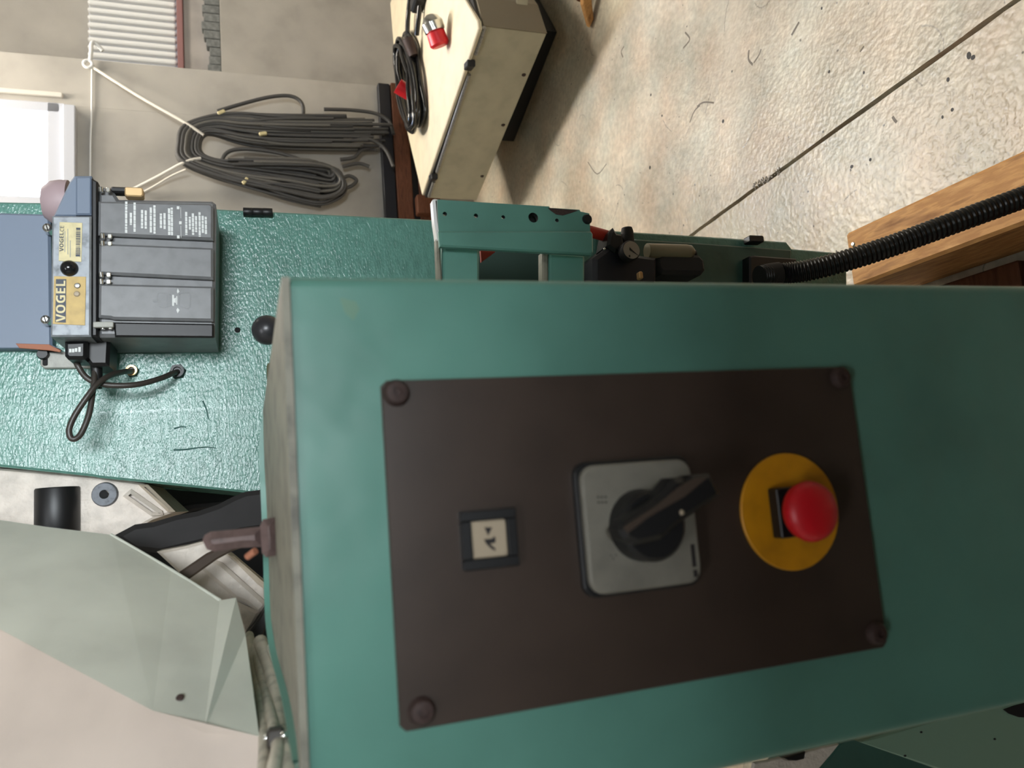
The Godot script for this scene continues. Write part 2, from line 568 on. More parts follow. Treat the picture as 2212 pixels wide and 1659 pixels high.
func room() -> void:
	# floor: two slabs with a sawn joint between them
	var line := [Vector2(0.62, 4.0), Vector2(0.786, -0.45), Vector2(0.757, -1.1), Vector2(0.7257, -1.7385), Vector2(0.60, -4.3)]
	var r := RandomNumberGenerator.new()
	r.seed = 3
	var left := PackedVector2Array([Vector2(-4.2, -4.4), Vector2(-4.2, 6.2)])
	var right := PackedVector2Array([Vector2(7.2, 6.2), Vector2(7.2, -5.6), Vector2(2.4, -5.6), Vector2(2.4, -4.4)])
	var mid := []
	for k in line.size() - 1:
		for i in 14:
			mid.append(line[k].lerp(line[k + 1], i / 14.0))
	mid.append(Vector2(0.595, -4.4))
	mid[0] = Vector2(0.54, 6.2)
	var back := mid.duplicate()
	for p in mid:
		left.append(p + Vector2(-0.006 + r.randf_range(-0.0012, 0.0012), 0))
	back.reverse()
	for p in back:
		right.append(p + Vector2(0.006 + r.randf_range(-0.0012, 0.0012), 0))
	var down := Transform3D(Basis(Vector3(1, 0, 0), Vector3(0, 0, 1), Vector3(0, -1, 0)), Vector3.ZERO)
	var f := Node3D.new()
	f.name = "floor"
	add_child(f)
	struct(f, "pale mottled polished concrete floor with a dark sawn joint", "floor")
	for s in [left, right]:
		var o := obj("slab", sh().prism(s, 0.0, 0.1, 0.0, down), M.concrete, f)
	obj("joint_bed", sh().block(Vector3(0.68, -0.06, 0.8), Vector3(0.5, 0.08, 10.6), 0.0), M.joint, f)
	# smudges and scrapes that can be told apart
	for e in [[Vector3(1.1462, 0, -1.338), Vector3(1.1214, 0, -1.3452), Vector3(1.0954, 0, -1.3302)], [Vector3(1.118, 0, -1.2864), Vector3(1.1074, 0, -1.2971), Vector3(1.0982, 0, -1.3252)], [Vector3(1.1208, 0, -1.6255), Vector3(1.1154, 0, -1.5877), Vector3(1.086, 0, -1.5348)], [Vector3(1.0908, 0, -1.6776), Vector3(1.1142, 0, -1.6439), Vector3(1.1158, 0, -1.6097)], [Vector3(1.5928, 0, -2.0565), Vector3(1.5852, 0, -2.0824), Vector3(1.5562, 0, -2.0725)], [Vector3(1.393, 0, -1.6443), Vector3(1.3549, 0, -1.6229), Vector3(1.3493, 0, -1.6653)], [Vector3(1.0982, 0, -1.1263), Vector3(1.0901, 0, -1.1429), Vector3(1.0819, 0, -1.1596)], [Vector3(0.9103, 0, -0.9292), Vector3(0.904, 0, -0.9424)], [Vector3(1.3049, 0, -2.4687), Vector3(1.2174, 0, -2.3917), Vector3(1.2215, 0, -2.2991)], [Vector3(0.7073, 0, -0.8789), Vector3(0.696, 0, -0.8742), Vector3(0.6894, 0, -0.87)]]:
		var line2 := PackedVector2Array()
		for q in Shape.smooth_path(e, 4):
			line2.append(Vector2(q.x, q.z))
		obj("scrape_mark", sh().prism(strip(line2, r.randf_range(0.004, 0.007)), -0.0004, 0.0, 0.0, down), M.smudge, f)
	for e in [[Vector3(0.7348, 0, -0.6728), 0.008], [Vector3(0.7259, 0, -0.6647), 0.005], [Vector3(1.0823, 0, -1.0419), 0.004], [Vector3(1.3087, 0, -1.9004), 0.005], [Vector3(1.1987, 0, -1.8419), 0.004], [Vector3(1.0579, 0, -1.961), 0.007], [Vector3(1.0066, 0, -1.4995), 0.006], [Vector3(0.8497, 0, -0.9406), 0.004], [Vector3(0.6467, 0, -0.729), 0.004], [Vector3(0.643, 0, -0.754), 0.004], [Vector3(0.64, 0, -0.9594), 0.004], [Vector3(0.6485, 0, -1.0184), 0.0045], [Vector3(0.9127, 0, -1.0473), 0.004], [Vector3(0.7128, 0, -0.7272), 0.005]]:
		obj("spot", sh().prism(circ(Vector2(e[0].x, e[0].z), e[1], 9, e[1] * r.randf_range(0.6, 1.2)), -0.0004, 0.0, 0.0, down), M.mark, f)
	# patch of crumbled concrete at the joint
	var cr := RandomNumberGenerator.new()
	cr.seed = 9
	var crumbs := sh()
	for k in 70:
		var t := cr.randf()
		var c := Vector3(0.7527, 0, -1.3351) + Vector3(cr.randf_range(-0.012, 0.006), 0.0, cr.randf_range(-0.06, 0.06))
		crumbs.block(c, Vector3.ONE * cr.randf_range(0.002, 0.006), 0.001, Basis.from_euler(Vector3(t * 6, t * 17, t * 3)))
	var cb := obj("crumbled_concrete", crumbs, M.plaster_grey, self)
	cb.set_meta("kind", "stuff")
	tag(cb, "grey crumbs of broken concrete lying in the floor joint", "crumbs")
	var shell := [
		["wall_left", Vector3(-4.1, 2.3, 0.9), Vector3(0.2, 4.8, 10.6), "plain plaster wall left of the machine"],
		["wall_right", Vector3(7.1, 2.3, 0.3), Vector3(0.2, 4.8, 11.8), "plain plaster wall on the right side of the hall"],
		["wall_front", Vector3(1.5, 2.3, 4.42), Vector3(11.4, 4.8, 0.2), "plain plaster wall behind the viewpoint"],
		["wall_far", Vector3(4.8, 2.3, -5.5), Vector3(4.8, 4.8, 0.2), "plaster wall at the end of the far hall"],
		["wall_side", Vector3(2.45, 2.3, -4.9), Vector3(0.2, 4.8, 1.0), "side wall of the far hall, running back from the corner"],
	]
	for w in shell:
		struct(obj(w[0], sh().block(w[1], w[2], 0.004), M.plaster, self), w[3], "wall")
	# the back wall, with the window opening
	var x0 := 1.65
	var x1 := 2.26
	var y0 := 2.37
	var y1 := 3.5
	var bw := Node3D.new()
	bw.name = "wall_back"
	add_child(bw)
	struct(bw, "beige plaster back wall with a window high up and cables hanging on it", "wall")
	obj("wall_face", sh().block(Vector3((x0 - 4.2) / 2, 2.3, -4.3), Vector3(x0 + 4.2, 4.8, 0.2), 0.002), M.plaster, bw)
	obj("wall_face", sh().block(Vector3((x1 + 2.552) / 2, 2.3, -4.3), Vector3(2.552 - x1, 4.8, 0.2), 0.002), M.plaster, bw)
	obj("wall_face", sh().block(Vector3((x0 + x1) / 2, (y0 - 0.1) / 2, -4.3), Vector3(x1 - x0, y0 + 0.1, 0.2), 0.0), M.plaster, bw)
	obj("wall_face", sh().block(Vector3((x0 + x1) / 2, (y1 + 4.7) / 2, -4.3), Vector3(x1 - x0, 4.7 - y1, 0.2), 0.0), M.plaster, bw)
	# ceiling in two pieces (the hall is L-shaped)
	var ce := Node3D.new()
	ce.name = "ceiling"
	add_child(ce)
	struct(ce, "plain pale ceiling over the hall", "ceiling")
	obj("ceiling_panel", sh().block(Vector3(1.5, 4.75, 0.9), Vector3(11.4, 0.1, 10.6), 0.0), M.ceiling, ce)
	obj("ceiling_panel", sh().block(Vector3(4.8, 4.75, -5.0), Vector3(4.8, 0.1, 1.2), 0.0), M.ceiling, ce)
	# window
	var wn := Node3D.new()
	wn.name = "window_1"
	wn.position = Vector3(1.95, 2.37, -4.2)
	add_child(wn)
	struct(wn, "bright overexposed window in a pale frame, top of the back wall", "window")
	for e in [[Vector3(x0 + 0.03, (y0 + y1) / 2, -4.22), Vector3(0.06, y1 - y0, 0.1)], [Vector3(x1 - 0.03, (y0 + y1) / 2, -4.22), Vector3(0.06, y1 - y0, 0.1)], [Vector3((x0 + x1) / 2, y1 - 0.03, -4.22), Vector3(x1 - x0, 0.06, 0.1)], [Vector3((x0 + x1) / 2, y0 + 0.02, -4.22), Vector3(x1 - x0, 0.09, 0.1)]]:
		obj("frame", sh().block(e[0], e[1], 0.008), M.frame, wn)
	obj("sash_bar", sh().block(Vector3(x1 - 0.085, (y0 + y1) / 2, -4.25), Vector3(0.012, y1 - y0 - 0.1, 0.03), 0.002), M.frame, wn)
	obj("pane", sh().block(Vector3((x0 + x1) / 2, (y0 + y1) / 2, -4.26), Vector3(x1 - x0 - 0.1, y1 - y0 - 0.1, 0.006), 0.0), M.glass, wn)
	obj("sill", sh().block(Vector3((x0 + x1) / 2 - 0.01, y0 - 0.05, -4.19), Vector3(x1 - x0 - 0.02, 0.06, 0.1), 0.006), M.frame, wn)
	obj("casing", sh().block(Vector3(x1 + 0.055, (y0 + y1) / 2, -4.195), Vector3(0.03, y1 - y0 + 0.02, 0.03), 0.006), M.rope, wn)  # pale strip stands in for a sunlit edge beside the window


func control_box() -> void:
	var b := thing("control_box", "big teal sheet-metal control box with a dark brown switch panel on its front", "control box", Vector3(-0.09, 0.55, -0.14))
	# sheet metal housing; the front edges are folded with a round bend
	var xl := -0.2335
	var xr := 0.059
	var y1 := 1.3835
	var plan := PackedVector2Array()
	for q in [[xr - 0.007, -0.010, 0.0], [xl + 0.007, -0.010, 90.0]]:
		for i in 6:
			var a := deg_to_rad(q[2] + 18.0 * i)
			plan.append(Vector2(q[0] + cos(a) * 0.007, -(q[1] + sin(a) * 0.007)))
	plan.append(Vector2(xl, 0.28))
	plan.append(Vector2(xr, 0.28))
	var upx := Transform3D(Basis(Vector3(1, 0, 0), Vector3(0, 0, -1), Vector3(0, 1, 0)), Vector3.ZERO)
	obj("housing", sh().prism(plan, 0.55, y1, 0.004, upx, true), M.teal, b)
	obj("mounting_arm", sh().block(Vector3(-0.09, 0.95, -0.50), Vector3(0.16, 0.2, 0.46), 0.006), M.teal_dark, b)
	# the worn tray on top, rising a little to the back, and its upturned rim
	var far := Shape.smooth_path([Vector3(0.0194, 1.3926, -0.27), Vector3(-0.0251, 1.393, -0.27), Vector3(-0.0559, 1.3925, -0.27), Vector3(-0.1007, 1.3924, -0.26), Vector3(-0.1357, 1.3927, -0.245), Vector3(-0.1507, 1.3922, -0.225), Vector3(-0.1663, 1.39, -0.195), Vector3(-0.1771, 1.3864, -0.15), Vector3(-0.1844, 1.3842, -0.115), Vector3(-0.1907, 1.3831, -0.065), Vector3(-0.1945, 1.3823, -0.035)], 4)
	var tray := sh()
	for i in far.size() - 1:
		var p: Vector3 = far[i]
		var q: Vector3 = far[i + 1]
		var f0 := i / float(far.size() - 1)
		var f1 := (i + 1) / float(far.size() - 1)
		var a0 := Vector3(lerpf(xr - 0.002, xl + 0.002, f0), y1 + 0.0004, 0.0)
		var a1 := Vector3(lerpf(xr - 0.002, xl + 0.002, f1), y1 + 0.0004, 0.0)
		tray.face([a0, a1, q, p], Vector3.UP, 1)
		tray.face([p, q, Vector3(q.x, y1 - 0.004, q.z), Vector3(p.x, y1 - 0.004, p.z)], Vector3(0, 0, -1), 2)
		tray.face([a0, a1, a1 + Vector3(0, -0.004, 0), a0 + Vector3(0, -0.004, 0)], Vector3(0, 0, 1), 4)
		if i == 0:
			tray.face([a0, p, Vector3(p.x, y1 - 0.004, p.z), a0 + Vector3(0, -0.004, 0)], Vector3(1, 0, 0), 3)
	obj("top_tray", tray, M.tray, b)
	var rim := sh()
	for i in far.size() - 1:
		var p: Vector3 = far[i]
		var q: Vector3 = far[i + 1]
		var n := (q - p).cross(Vector3.UP).normalized() * 0.0016
		if n.z > 0.0:
			n = -n
		var h := Vector3(0, 0.0042 * minf(1.0, i / 3.0), 0)
		var h2 := Vector3(0, 0.0042 * minf(1.0, (i + 1) / 3.0), 0)
		var lo := Vector3(0, -0.006, 0)
		rim.face([p, q, q + h2, p + h], -n, 1)
		rim.face([p + n + lo, q + n + lo, q + n + h2, p + n + h], n, 2)
		rim.face([p + h, q + h2, q + n + h2, p + n + h], Vector3.UP, 3)
	obj("tray_rim", rim, M.teal, b)
	for e in [[Vector3(0.0031, 1.3843, -0.03), Vector3(-0.0199, 1.3832, -0.045), Vector3(-0.0538, 1.383, -0.05), Vector3(-0.09, 1.3833, -0.05)], [Vector3(-0.0016, 1.3874, -0.15), Vector3(-0.0327, 1.3874, -0.14), Vector3(-0.0699, 1.3875, -0.13), Vector3(-0.1109, 1.3878, -0.12)]]:
		obj("tray_crease", sh().tube(e, 0.0012, 6, 6, 0.0008, 0.5), M.tray, b)
	var st := mat(Color(0.385, 0.525, 0.445), 0.6)
	obj("stain", sh().prism(PackedVector2Array([Vector2(0.0466, 1.354), Vector2(0.0446, 1.3455), Vector2(0.0403, 1.3437), Vector2(0.0339, 1.3473), Vector2(0.0385, 1.3519)]), -0.0032, -0.0028), st, b)
	# the switch panel
	var fp := obj("faceplate", sh().prism(PackedVector2Array([Vector2(0, -0.003) + Vector2(0, 1.335), Vector2(-0.003, 1.335), Vector2(-0.177, 1.335), Vector2(-0.18, 1.332), Vector2(-0.18, 1.028), Vector2(-0.177, 1.0248), Vector2(-0.003, 1.0248), Vector2(0, 1.028)]), -0.003, 0.0008, 0.0006), M.panel, b)
	for c in [Vector3(-0.007, 1.3272, 0.003), Vector3(-0.0073, 1.034, 0.003), Vector3(-0.1702, 1.0333, 0.003), Vector3(-0.1711, 1.3237, 0.003)]:
		obj("screw", sh().lathe([Vector2(0, 0.0035), Vector2(0.0022, 0.0035), Vector2(0.0024, 0.0048), Vector2(0.0055, 0.0042), Vector2(0.0072, 0.002), Vector2(0.0075, -0.002)], facing(c - Vector3(0, 0, 0.002)), 20), M.rust, fp)
	# lit push button
	var pb := sub("push_button", b)
	var c0 := Vector2(-0.0883, 1.2818)
	var hole := sh()
	for e in [[Vector2(-0.0128, 0), Vector2(0.0056, 0.0312)], [Vector2(0.0128, 0), Vector2(0.0056, 0.0312)], [Vector2(0, 0.0128), Vector2(0.0202, 0.0056)], [Vector2(0, -0.0128), Vector2(0.0202, 0.0056)]]:
		hole.block(Vector3(c0.x + e[0].x, c0.y + e[0].y, 0.003), Vector3(e[1].x, e[1].y, 0.005), 0.0008)
	obj("bezel", hole, M.black, pb)
	obj("button_cap", sh().prism(rrect(c0, 0.0196, 0.0196, 0.0012, 2), 0.0008, 0.0042, 0.0006), M.cream_cap, pb)
	var glyph := sh()
	glyph.prism(PackedVector2Array([Vector2(-0.082, 1.2844), Vector2(-0.0824, 1.28), Vector2(-0.0866, 1.2826)]), 0.0042, 0.0044)
	glyph.prism(PackedVector2Array([Vector2(-0.0883, 1.2851), Vector2(-0.0883, 1.2796), Vector2(-0.0871, 1.279), Vector2(-0.0884, 1.2786), Vector2(-0.0906, 1.2788), Vector2(-0.0904, 1.2811), Vector2(-0.091, 1.2819), Vector2(-0.0938, 1.279), Vector2(-0.095, 1.2791), Vector2(-0.0935, 1.2816), Vector2(-0.0908, 1.284)]), 0.0042, 0.0044)
	obj("symbol", glyph, M.mark, pb)
	# rotary switch
	var rs := sub("selector_switch", b)
	obj("gasket", sh().prism(rrect(Vector2(-0.0885, 1.193), 0.0755, 0.0745, 0.008), 0.0008, 0.006, 0.001), M.black, rs)
	obj("switch_plate", sh().prism(rrect(Vector2(-0.0885, 1.1938), 0.0708, 0.0695, 0.0085), 0.006, 0.012, 0.0012), M.white_plate, rs)
	var marks := sh()
	var marks2 := sh()
	for e in [[1286,1072], [1294,1072], [1302,1072], [1286,1083], [1294,1083], [1302,1083]]:
		var k := onplate(e[0], e[1])
		marks.prism(rrect(k, 0.0011, 0.0014, 0.0002, 1), 0.012, 0.0121)
	for e in [[1302,1196], [1312,1196], [1306,1203]]:
		marks2.prism(rrect(onplate(e[0], e[1]), 0.0012, 0.0007, 0.0002, 1), 0.012, 0.0121)
	obj("position_mark", marks, M.cable_grey, rs).set_meta("kind", "stuff")
	obj("position_mark", marks2, M.cable_grey, rs).set_meta("kind", "stuff")
	var brand := sh()
	brand.prism(PackedVector2Array([Vector2(-0.1022, 1.1648), Vector2(-0.1022, 1.1621), Vector2(-0.115, 1.1622), Vector2(-0.115, 1.1649)]), 0.012, 0.0121)
	brand.prism(PackedVector2Array([Vector2(-0.1166, 1.1648), Vector2(-0.1166, 1.1621), Vector2(-0.1207, 1.162), Vector2(-0.1207, 1.1647)]), 0.012, 0.0121)
	obj("maker_mark", brand, M.mark, rs)
	var hub := Vector3(-0.0885, 1.1945, 0.012)
	obj("collar", sh().lathe([Vector2(0, 0.016), Vector2(0.0175, 0.016), Vector2(0.0195, 0.014), Vector2(0.0202, 0.0)], facing(hub), 36), M.black, rs)
	obj("handle", sh().prism(PackedVector2Array([Vector2(-0.0933, 1.2198), Vector2(-0.0883, 1.2225), Vector2(-0.0835, 1.2188), Vector2(-0.074, 1.1993), Vector2(-0.0636, 1.1874), Vector2(-0.0636, 1.1812), Vector2(-0.0657, 1.1798), Vector2(-0.0629, 1.1763), Vector2(-0.0627, 1.1644), Vector2(-0.0752, 1.159), Vector2(-0.0865, 1.184), Vector2(-0.0953, 1.1985), Vector2(-0.0968, 1.2127)]), 0.024, 0.042, 0.003), M.black, rs)
	obj("handle_face", sh().prism(PackedVector2Array([Vector2(-0.087, 1.221), Vector2(-0.0769, 1.1996), Vector2(-0.0682, 1.1852), Vector2(-0.0645, 1.1756), Vector2(-0.0646, 1.167), Vector2(-0.0739, 1.1825), Vector2(-0.0831, 1.2058), Vector2(-0.0901, 1.2187)]), 0.0415, 0.0426, 0.0003), M.brown_dust, rs)
	obj("rivet", sh().ball(Vector3(-0.0822, 1.1855, 0.041), 0.0018, 12), M.cream_cap, rs)
	# emergency stop
	var es := sub("emergency_stop", b)
	var ec := Vector2(-0.0899, 1.0862)
	obj("disc", sh().prism(circ(ec, 0.0360, 56), 0.0008, 0.003, 0.0006), M.yellow, es)
	obj("socket", sh().prism(rrect(ec + Vector2(0.0, 0.0005), 0.0300, 0.0305, 0.001, 2), 0.003, 0.012, 0.0006), M.black, es)
	obj("neck", sh().lathe([Vector2(0.011, 0.0), Vector2(0.010, 0.010)], facing(Vector3(ec.x, ec.y, 0.009)), 20), M.black, es)
	obj("mushroom_head", sh().lathe([Vector2(0, 0.0125), Vector2(0.008, 0.0122), Vector2(0.014, 0.0105), Vector2(0.0172, 0.0075), Vector2(0.0182, 0.004), Vector2(0.0172, 0.0005), Vector2(0.013, 0.0)], facing(Vector3(ec.x, ec.y, 0.0165)), 36), M.red, es)


func onplate(x: float, y: float) -> Vector2:   # marks on the switch plate, measured along its edges
	var u := (x - 1258.0) / 245.0
	var v := (y - 998.0 - u * -6.0) / 280.0
	return Vector2(-0.0515 - v * 0.0725 - u * 0.002, 1.2275 - u * 0.0688)


func column() -> void:
	var c := thing("machine_column", "tall teal machine column with glossy pitted paint behind the control box", "machine column", Vector3(0.12, 0.2, -0.95))
	var face := PackedVector2Array([Vector2(0.3606, 1.9071), Vector2(0.3689, 1.5423), Vector2(0.3664, 1.4275), Vector2(0.363, 1.1513), Vector2(0.351, 0.6683), Vector2(0.345, 0.4655), Vector2(0.332, 0.4553), Vector2(0.3261, 0.3326), Vector2(-0.0721, 0.3956), Vector2(-0.0879, 1.1793), Vector2(-0.0392, 1.4145), Vector2(-0.0064, 1.5934), Vector2(-0.004, 1.6015), Vector2(0.0154, 1.7057), Vector2(0.046, 1.8961)])
	obj("casing", sh().prism(face, -1.2, -0.72, 0.003), M.teal_column, c)
	obj("front_door", sh().prism(PackedVector2Array([Vector2(0.3405, 0.8489), Vector2(0.3357, 0.675), Vector2(0.3276, 0.4639), Vector2(0.0241, 0.51), Vector2(0.0408, 0.8794)]), -0.72, -0.712, 0.003), M.teal_dark, c)
	obj("latch", sh().block(Vector3(0.3401, 0.5488, -0.705), Vector3(0.012, 0.03, 0.02), 0.002), M.black, c)
	obj("rear_panel_cover", sh().prism(PackedVector2Array([Vector2(0.3413, 1.8977), Vector2(0.3432, 1.6465), Vector2(0.167, 1.644), Vector2(0.1626, 1.6356), Vector2(0.1647, 1.8915)]), -0.72, -0.700, 0.003), M.slate_haze, c)
	obj("rust_strip", sh().prism(PackedVector2Array([Vector2(0.169, 1.684), Vector2(0.1672, 1.6468), Vector2(0.1591, 1.6331), Vector2(0.1567, 1.6341), Vector2(0.1593, 1.6467), Vector2(0.1629, 1.6798)]), -0.70, -0.697, 0.0006), M.rust_strip, c)
	var h := sub("hinge", c)
	for k in 3:
		var a := Vector3(0.3615, 1.3987, -0.715).lerp(Vector3(0.3619, 1.3719, -0.715), k / 2.0)
		obj("barrel", sh().lathe([Vector2(0, -0.0068), Vector2(0.0058, -0.0068), Vector2(0.0062, -0.0062), Vector2(0.0062, 0.0062), Vector2(0.0058, 0.0068), Vector2(0, 0.0068)], Transform3D(Basis(), a), 16), M.black, h)
	obj("screw_hole", sh().lathe([Vector2(0, 0.0006), Vector2(0.0033, 0.0006), Vector2(0.004, 0)], facing(Vector3(0.1888, 1.4182, -0.72)), 16), M.dark, c)
	for e in [[Vector3(0.1313, 1.4969, -0.72), 0.0108, true], [Vector3(0.1334, 1.5531, -0.72), 0.0088, false]]:
		var gl := sub("cable_gland", c)
		obj("nut", sh().lathe([Vector2(0, 0.006), Vector2(e[1] * 0.85, 0.006), Vector2(e[1], 0.003), Vector2(e[1], 0)], facing(e[0]), 6), M.black, gl)
		obj("ring", sh().lathe([Vector2(e[1] * 0.45, 0.006), Vector2(e[1] * 0.5, 0.010), Vector2(e[1] * 0.8, 0.010), Vector2(e[1] * 0.85, 0.006)], facing(e[0]), 24), M.black if e[2] else M.brass, gl)
	var cut := mat(Color(0.14, 0.34, 0.31), 0.6)
	for s in [[Vector3(0.0245, 1.504, -0.7195), Vector3(0.0243, 1.4896, -0.7195), Vector3(0.0258, 1.4721, -0.7195), Vector3(0.0257, 1.4592, -0.7195), Vector3(0.0239, 1.4504, -0.7195)], [Vector3(0.0533, 1.5029, -0.7195), Vector3(0.0554, 1.4948, -0.7195), Vector3(0.055, 1.4878, -0.7195)], [Vector3(0.0897, 1.466, -0.7195), Vector3(0.0774, 1.4615, -0.7195), Vector3(0.0645, 1.4594, -0.7195)]]:
		obj("scratch", sh().tube(s, 0.0012, 6, 4, 0.0005), cut, c)
	obj("cut_edge", sh().prism(PackedVector2Array([Vector2(0.1359, 1.3808), Vector2(0.1398, 1.3788), Vector2(0.1423, 1.3706), Vector2(0.1092, 1.3717), Vector2(0.1121, 1.3804), Vector2(0.1227, 1.3812)]), -0.72, -0.717, 0.0005), M.rust_olive, c)
	obj("paint_chip", sh().prism(circ(Vector2(0.1618, 1.3942), 0.0028, 12), -0.7202, -0.7196), M.chip, c)
	obj("foot_plinth", sh().block(Vector3(0.10, 0.262, -0.98), Vector3(0.30, 0.14, 0.40), 0.006), M.teal_dark, c)
	# the black ball knob on a lever
	var k := thing("ball_knob", "glossy black ball knob on a lever sticking up behind the control box", "knob", Vector3(0.1395, 1.3825, -0.5))
	obj("ball", sh().ball(Vector3(0.1395, 1.3825, -0.5), 0.0172, 28), M.ball, k)
	obj("lever", sh().tube([Vector3(0.1395, 1.3785, -0.5), Vector3(0.1532, 1.3474, -0.55), Vector3(0.18, 1.3134, -0.62), Vector3(0.2231, 1.278, -0.715)], 0.005, 10), M.steel, k)


func lubrication_pump() -> void:
	var p := thing("lubrication_pump", "grey lubrication pump with gold labels and a dark oil tank bolted to the teal column", "pump", Vector3(0.27, 1.44, -0.66))
	var head := obj("pump_head", sh().prism(PackedVector2Array([Vector2(0.3044, 1.6223), Vector2(0.306, 1.5802), Vector2(0.1558, 1.5813), Vector2(0.1563, 1.6235)]), -0.69, -0.60, 0.002), M.cast_metal, p)
	obj("side_bracket", sh().prism(PackedVector2Array([Vector2(0.3093, 1.6241), Vector2(0.3547, 1.6066), Vector2(0.3628, 1.6015), Vector2(0.3639, 1.5821), Vector2(0.311, 1.5818)]), -0.70, -0.615, 0.002), M.slate_haze, p)
	obj("bracket_rib", sh().prism(PackedVector2Array([Vector2(0.359, 1.599), Vector2(0.3606, 1.5812), Vector2(0.3109, 1.5814), Vector2(0.3102, 1.5991)]), -0.64, -0.610, 0.002), M.slate_haze, p)
	obj("lid", sh().prism(PackedVector2Array([Vector2(0.3567, 1.5809), Vector2(0.3523, 1.5737), Vector2(0.1568, 1.5748), Vector2(0.1569, 1.5817)]), -0.70, -0.605, 0.002), M.black, p)
	obj("filler_cap", sh().lathe([Vector2(0, 0.015), Vector2(0.020, 0.015), Vector2(0.027, 0.006), Vector2(0.029, -0.004), Vector2(0.029, -0.014), Vector2(0, -0.014)], Transform3D(Basis(), Vector3(0.3456, 1.6304, -0.665)), 28), M.cap_haze, p)
	# oil tank
	var t := obj("oil_tank", sh().prism(PackedVector2Array([Vector2(0.3495, 1.5746), Vector2(0.3473, 1.5597), Vector2(0.3337, 1.552), Vector2(0.3364, 1.4425), Vector2(0.3328, 1.4381), Vector2(0.3128, 1.4381), Vector2(0.1562, 1.4436), Vector2(0.1578, 1.5756)]), -0.718, -0.612, 0.004), M.tank, p)
	obj("front_panel", sh().prism(PackedVector2Array([Vector2(0.3266, 1.5729), Vector2(0.3293, 1.4447), Vector2(0.3258, 1.4409), Vector2(0.2806, 1.442), Vector2(0.2833, 1.5736)]), -0.612, -0.603, 0.003), M.tank, t)
	obj("front_panel", sh().prism(PackedVector2Array([Vector2(0.2728, 1.5726), Vector2(0.2702, 1.4422), Vector2(0.2288, 1.4432), Vector2(0.2342, 1.5734)]), -0.612, -0.603, 0.003), M.tank, t)
	obj("front_panel", sh().prism(PackedVector2Array([Vector2(0.2221, 1.5729), Vector2(0.2197, 1.4434), Vector2(0.1748, 1.4445), Vector2(0.1777, 1.5576), Vector2(0.1789, 1.5601), Vector2(0.1801, 1.5737)]), -0.612, -0.603, 0.003), M.tank, t)
	obj("base_ledge", sh().prism(PackedVector2Array([Vector2(0.1748, 1.5579), Vector2(0.1718, 1.4444), Vector2(0.1541, 1.4448), Vector2(0.1566, 1.5565)]), -0.612, -0.606, 0.002), M.black, t)
	for e in [[218,405], [222,508], [222,524], [220,592], [220,607], [224,703]]:
		var cl := sub("tank_clip", p)
		var at := Vector3.ZERO
		at = clip_at(e[0], e[1])
		obj("clip_head", sh().lathe([Vector2(0, -0.003), Vector2(0.0028, -0.003), Vector2(0.0028, 0.003), Vector2(0, 0.003)], Transform3D(Basis(Vector3(0, 0, 1), PI / 2), at), 12), M.chrome, cl)
		obj("clip_wire", sh().block(at + Vector3(0, -0.008, 0), Vector3(0.006, 0.005, 0.004), 0.001), M.chrome, cl)
	obj("clip_bar", sh().block(Vector3(0.1698, 1.5674, -0.6), Vector3(0.007, 0.022, 0.006), 0.001), M.zinc, p)
	obj("sight_fitting", sh().block(Vector3(0.3409, 1.5333, -0.612), Vector3(0.012, 0.021, 0.016), 0.002), M.pale_brass, p)
	obj("sight_tube", sh().block(Vector3(0.3464, 1.5497, -0.62), Vector3(0.008, 0.026, 0.014), 0.003), M.black, p)
	# gold maker's label: dark field with the name, two lamps
	var l1 := obj("maker_label", sh().prism(PackedVector2Array([Vector2(0.2293, 1.6198), Vector2(0.2291, 1.586), Vector2(0.1694, 1.5872), Vector2(0.1713, 1.6211)]), -0.6, -0.5992, 0.0002), M.gold, p)
	obj("name_field", sh().prism(PackedVector2Array([Vector2(0.2256, 1.6176), Vector2(0.2257, 1.6069), Vector2(0.1727, 1.6074), Vector2(0.1733, 1.6185)]), -0.5992, -0.5988), M.label_dark, l1)
	lettering("lettering", "VOGEL", 0.0096, Vector3(0.199, 1.6124, -0.5986), M.gold_pale, l1, true, 1.2)
	for e in [[167,617], [167,635]]:
		pass
	obj("indicator_lamp", sh().lathe([Vector2(0, 0.002), Vector2(0.0025, 0.0016), Vector2(0.0036, 0.0)], facing(Vector3(0.2179, 1.5952, -0.5992)), 16), M.steel, l1)
	obj("indicator_lamp", sh().lathe([Vector2(0, 0.002), Vector2(0.0025, 0.0016), Vector2(0.0036, 0.0)], facing(Vector3(0.2077, 1.5957, -0.5992)), 16), M.cream_cap, l1)
	# pale rating label with the name, CE mark and barcode
	var l2 := obj("rating_label", sh().prism(PackedVector2Array([Vector2(0.2966, 1.614), Vector2(0.2963, 1.5897), Vector2(0.2475, 1.5909), Vector2(0.2482, 1.6149)]), -0.6, -0.5992, 0.0002), M.gold_pale, p)
	lettering("lettering", "VOGEL", 0.0042, Vector3(0.272, 1.6118, -0.599), M.label_dark, l2, true, 1.3)
	lettering("lettering", "CE", 0.0042, Vector3(0.2882, 1.6113, -0.599), M.label_dark, l2, false, 1.2)
	var code := sh()
	var rr := RandomNumberGenerator.new()
	rr.seed = 5
	var a := Vector3(0.2899, 1.594, -0.599)
	var b := Vector3(0.2529, 1.5946, -0.599)
	var f := 0.0
	while f < 0.98:
		var w := rr.randf_range(0.008, 0.03)
		if f < 0.09 or f > 0.86:
			w = 0.07
		code.block(a.lerp(b, f + w / 2) , Vector3(w * 0.040, 0.0046, 0.0003), 0.0)
		f += w + rr.randf_range(0.012, 0.03)
	obj("barcode", code, M.label_dark, l2)
	var fine := sh()
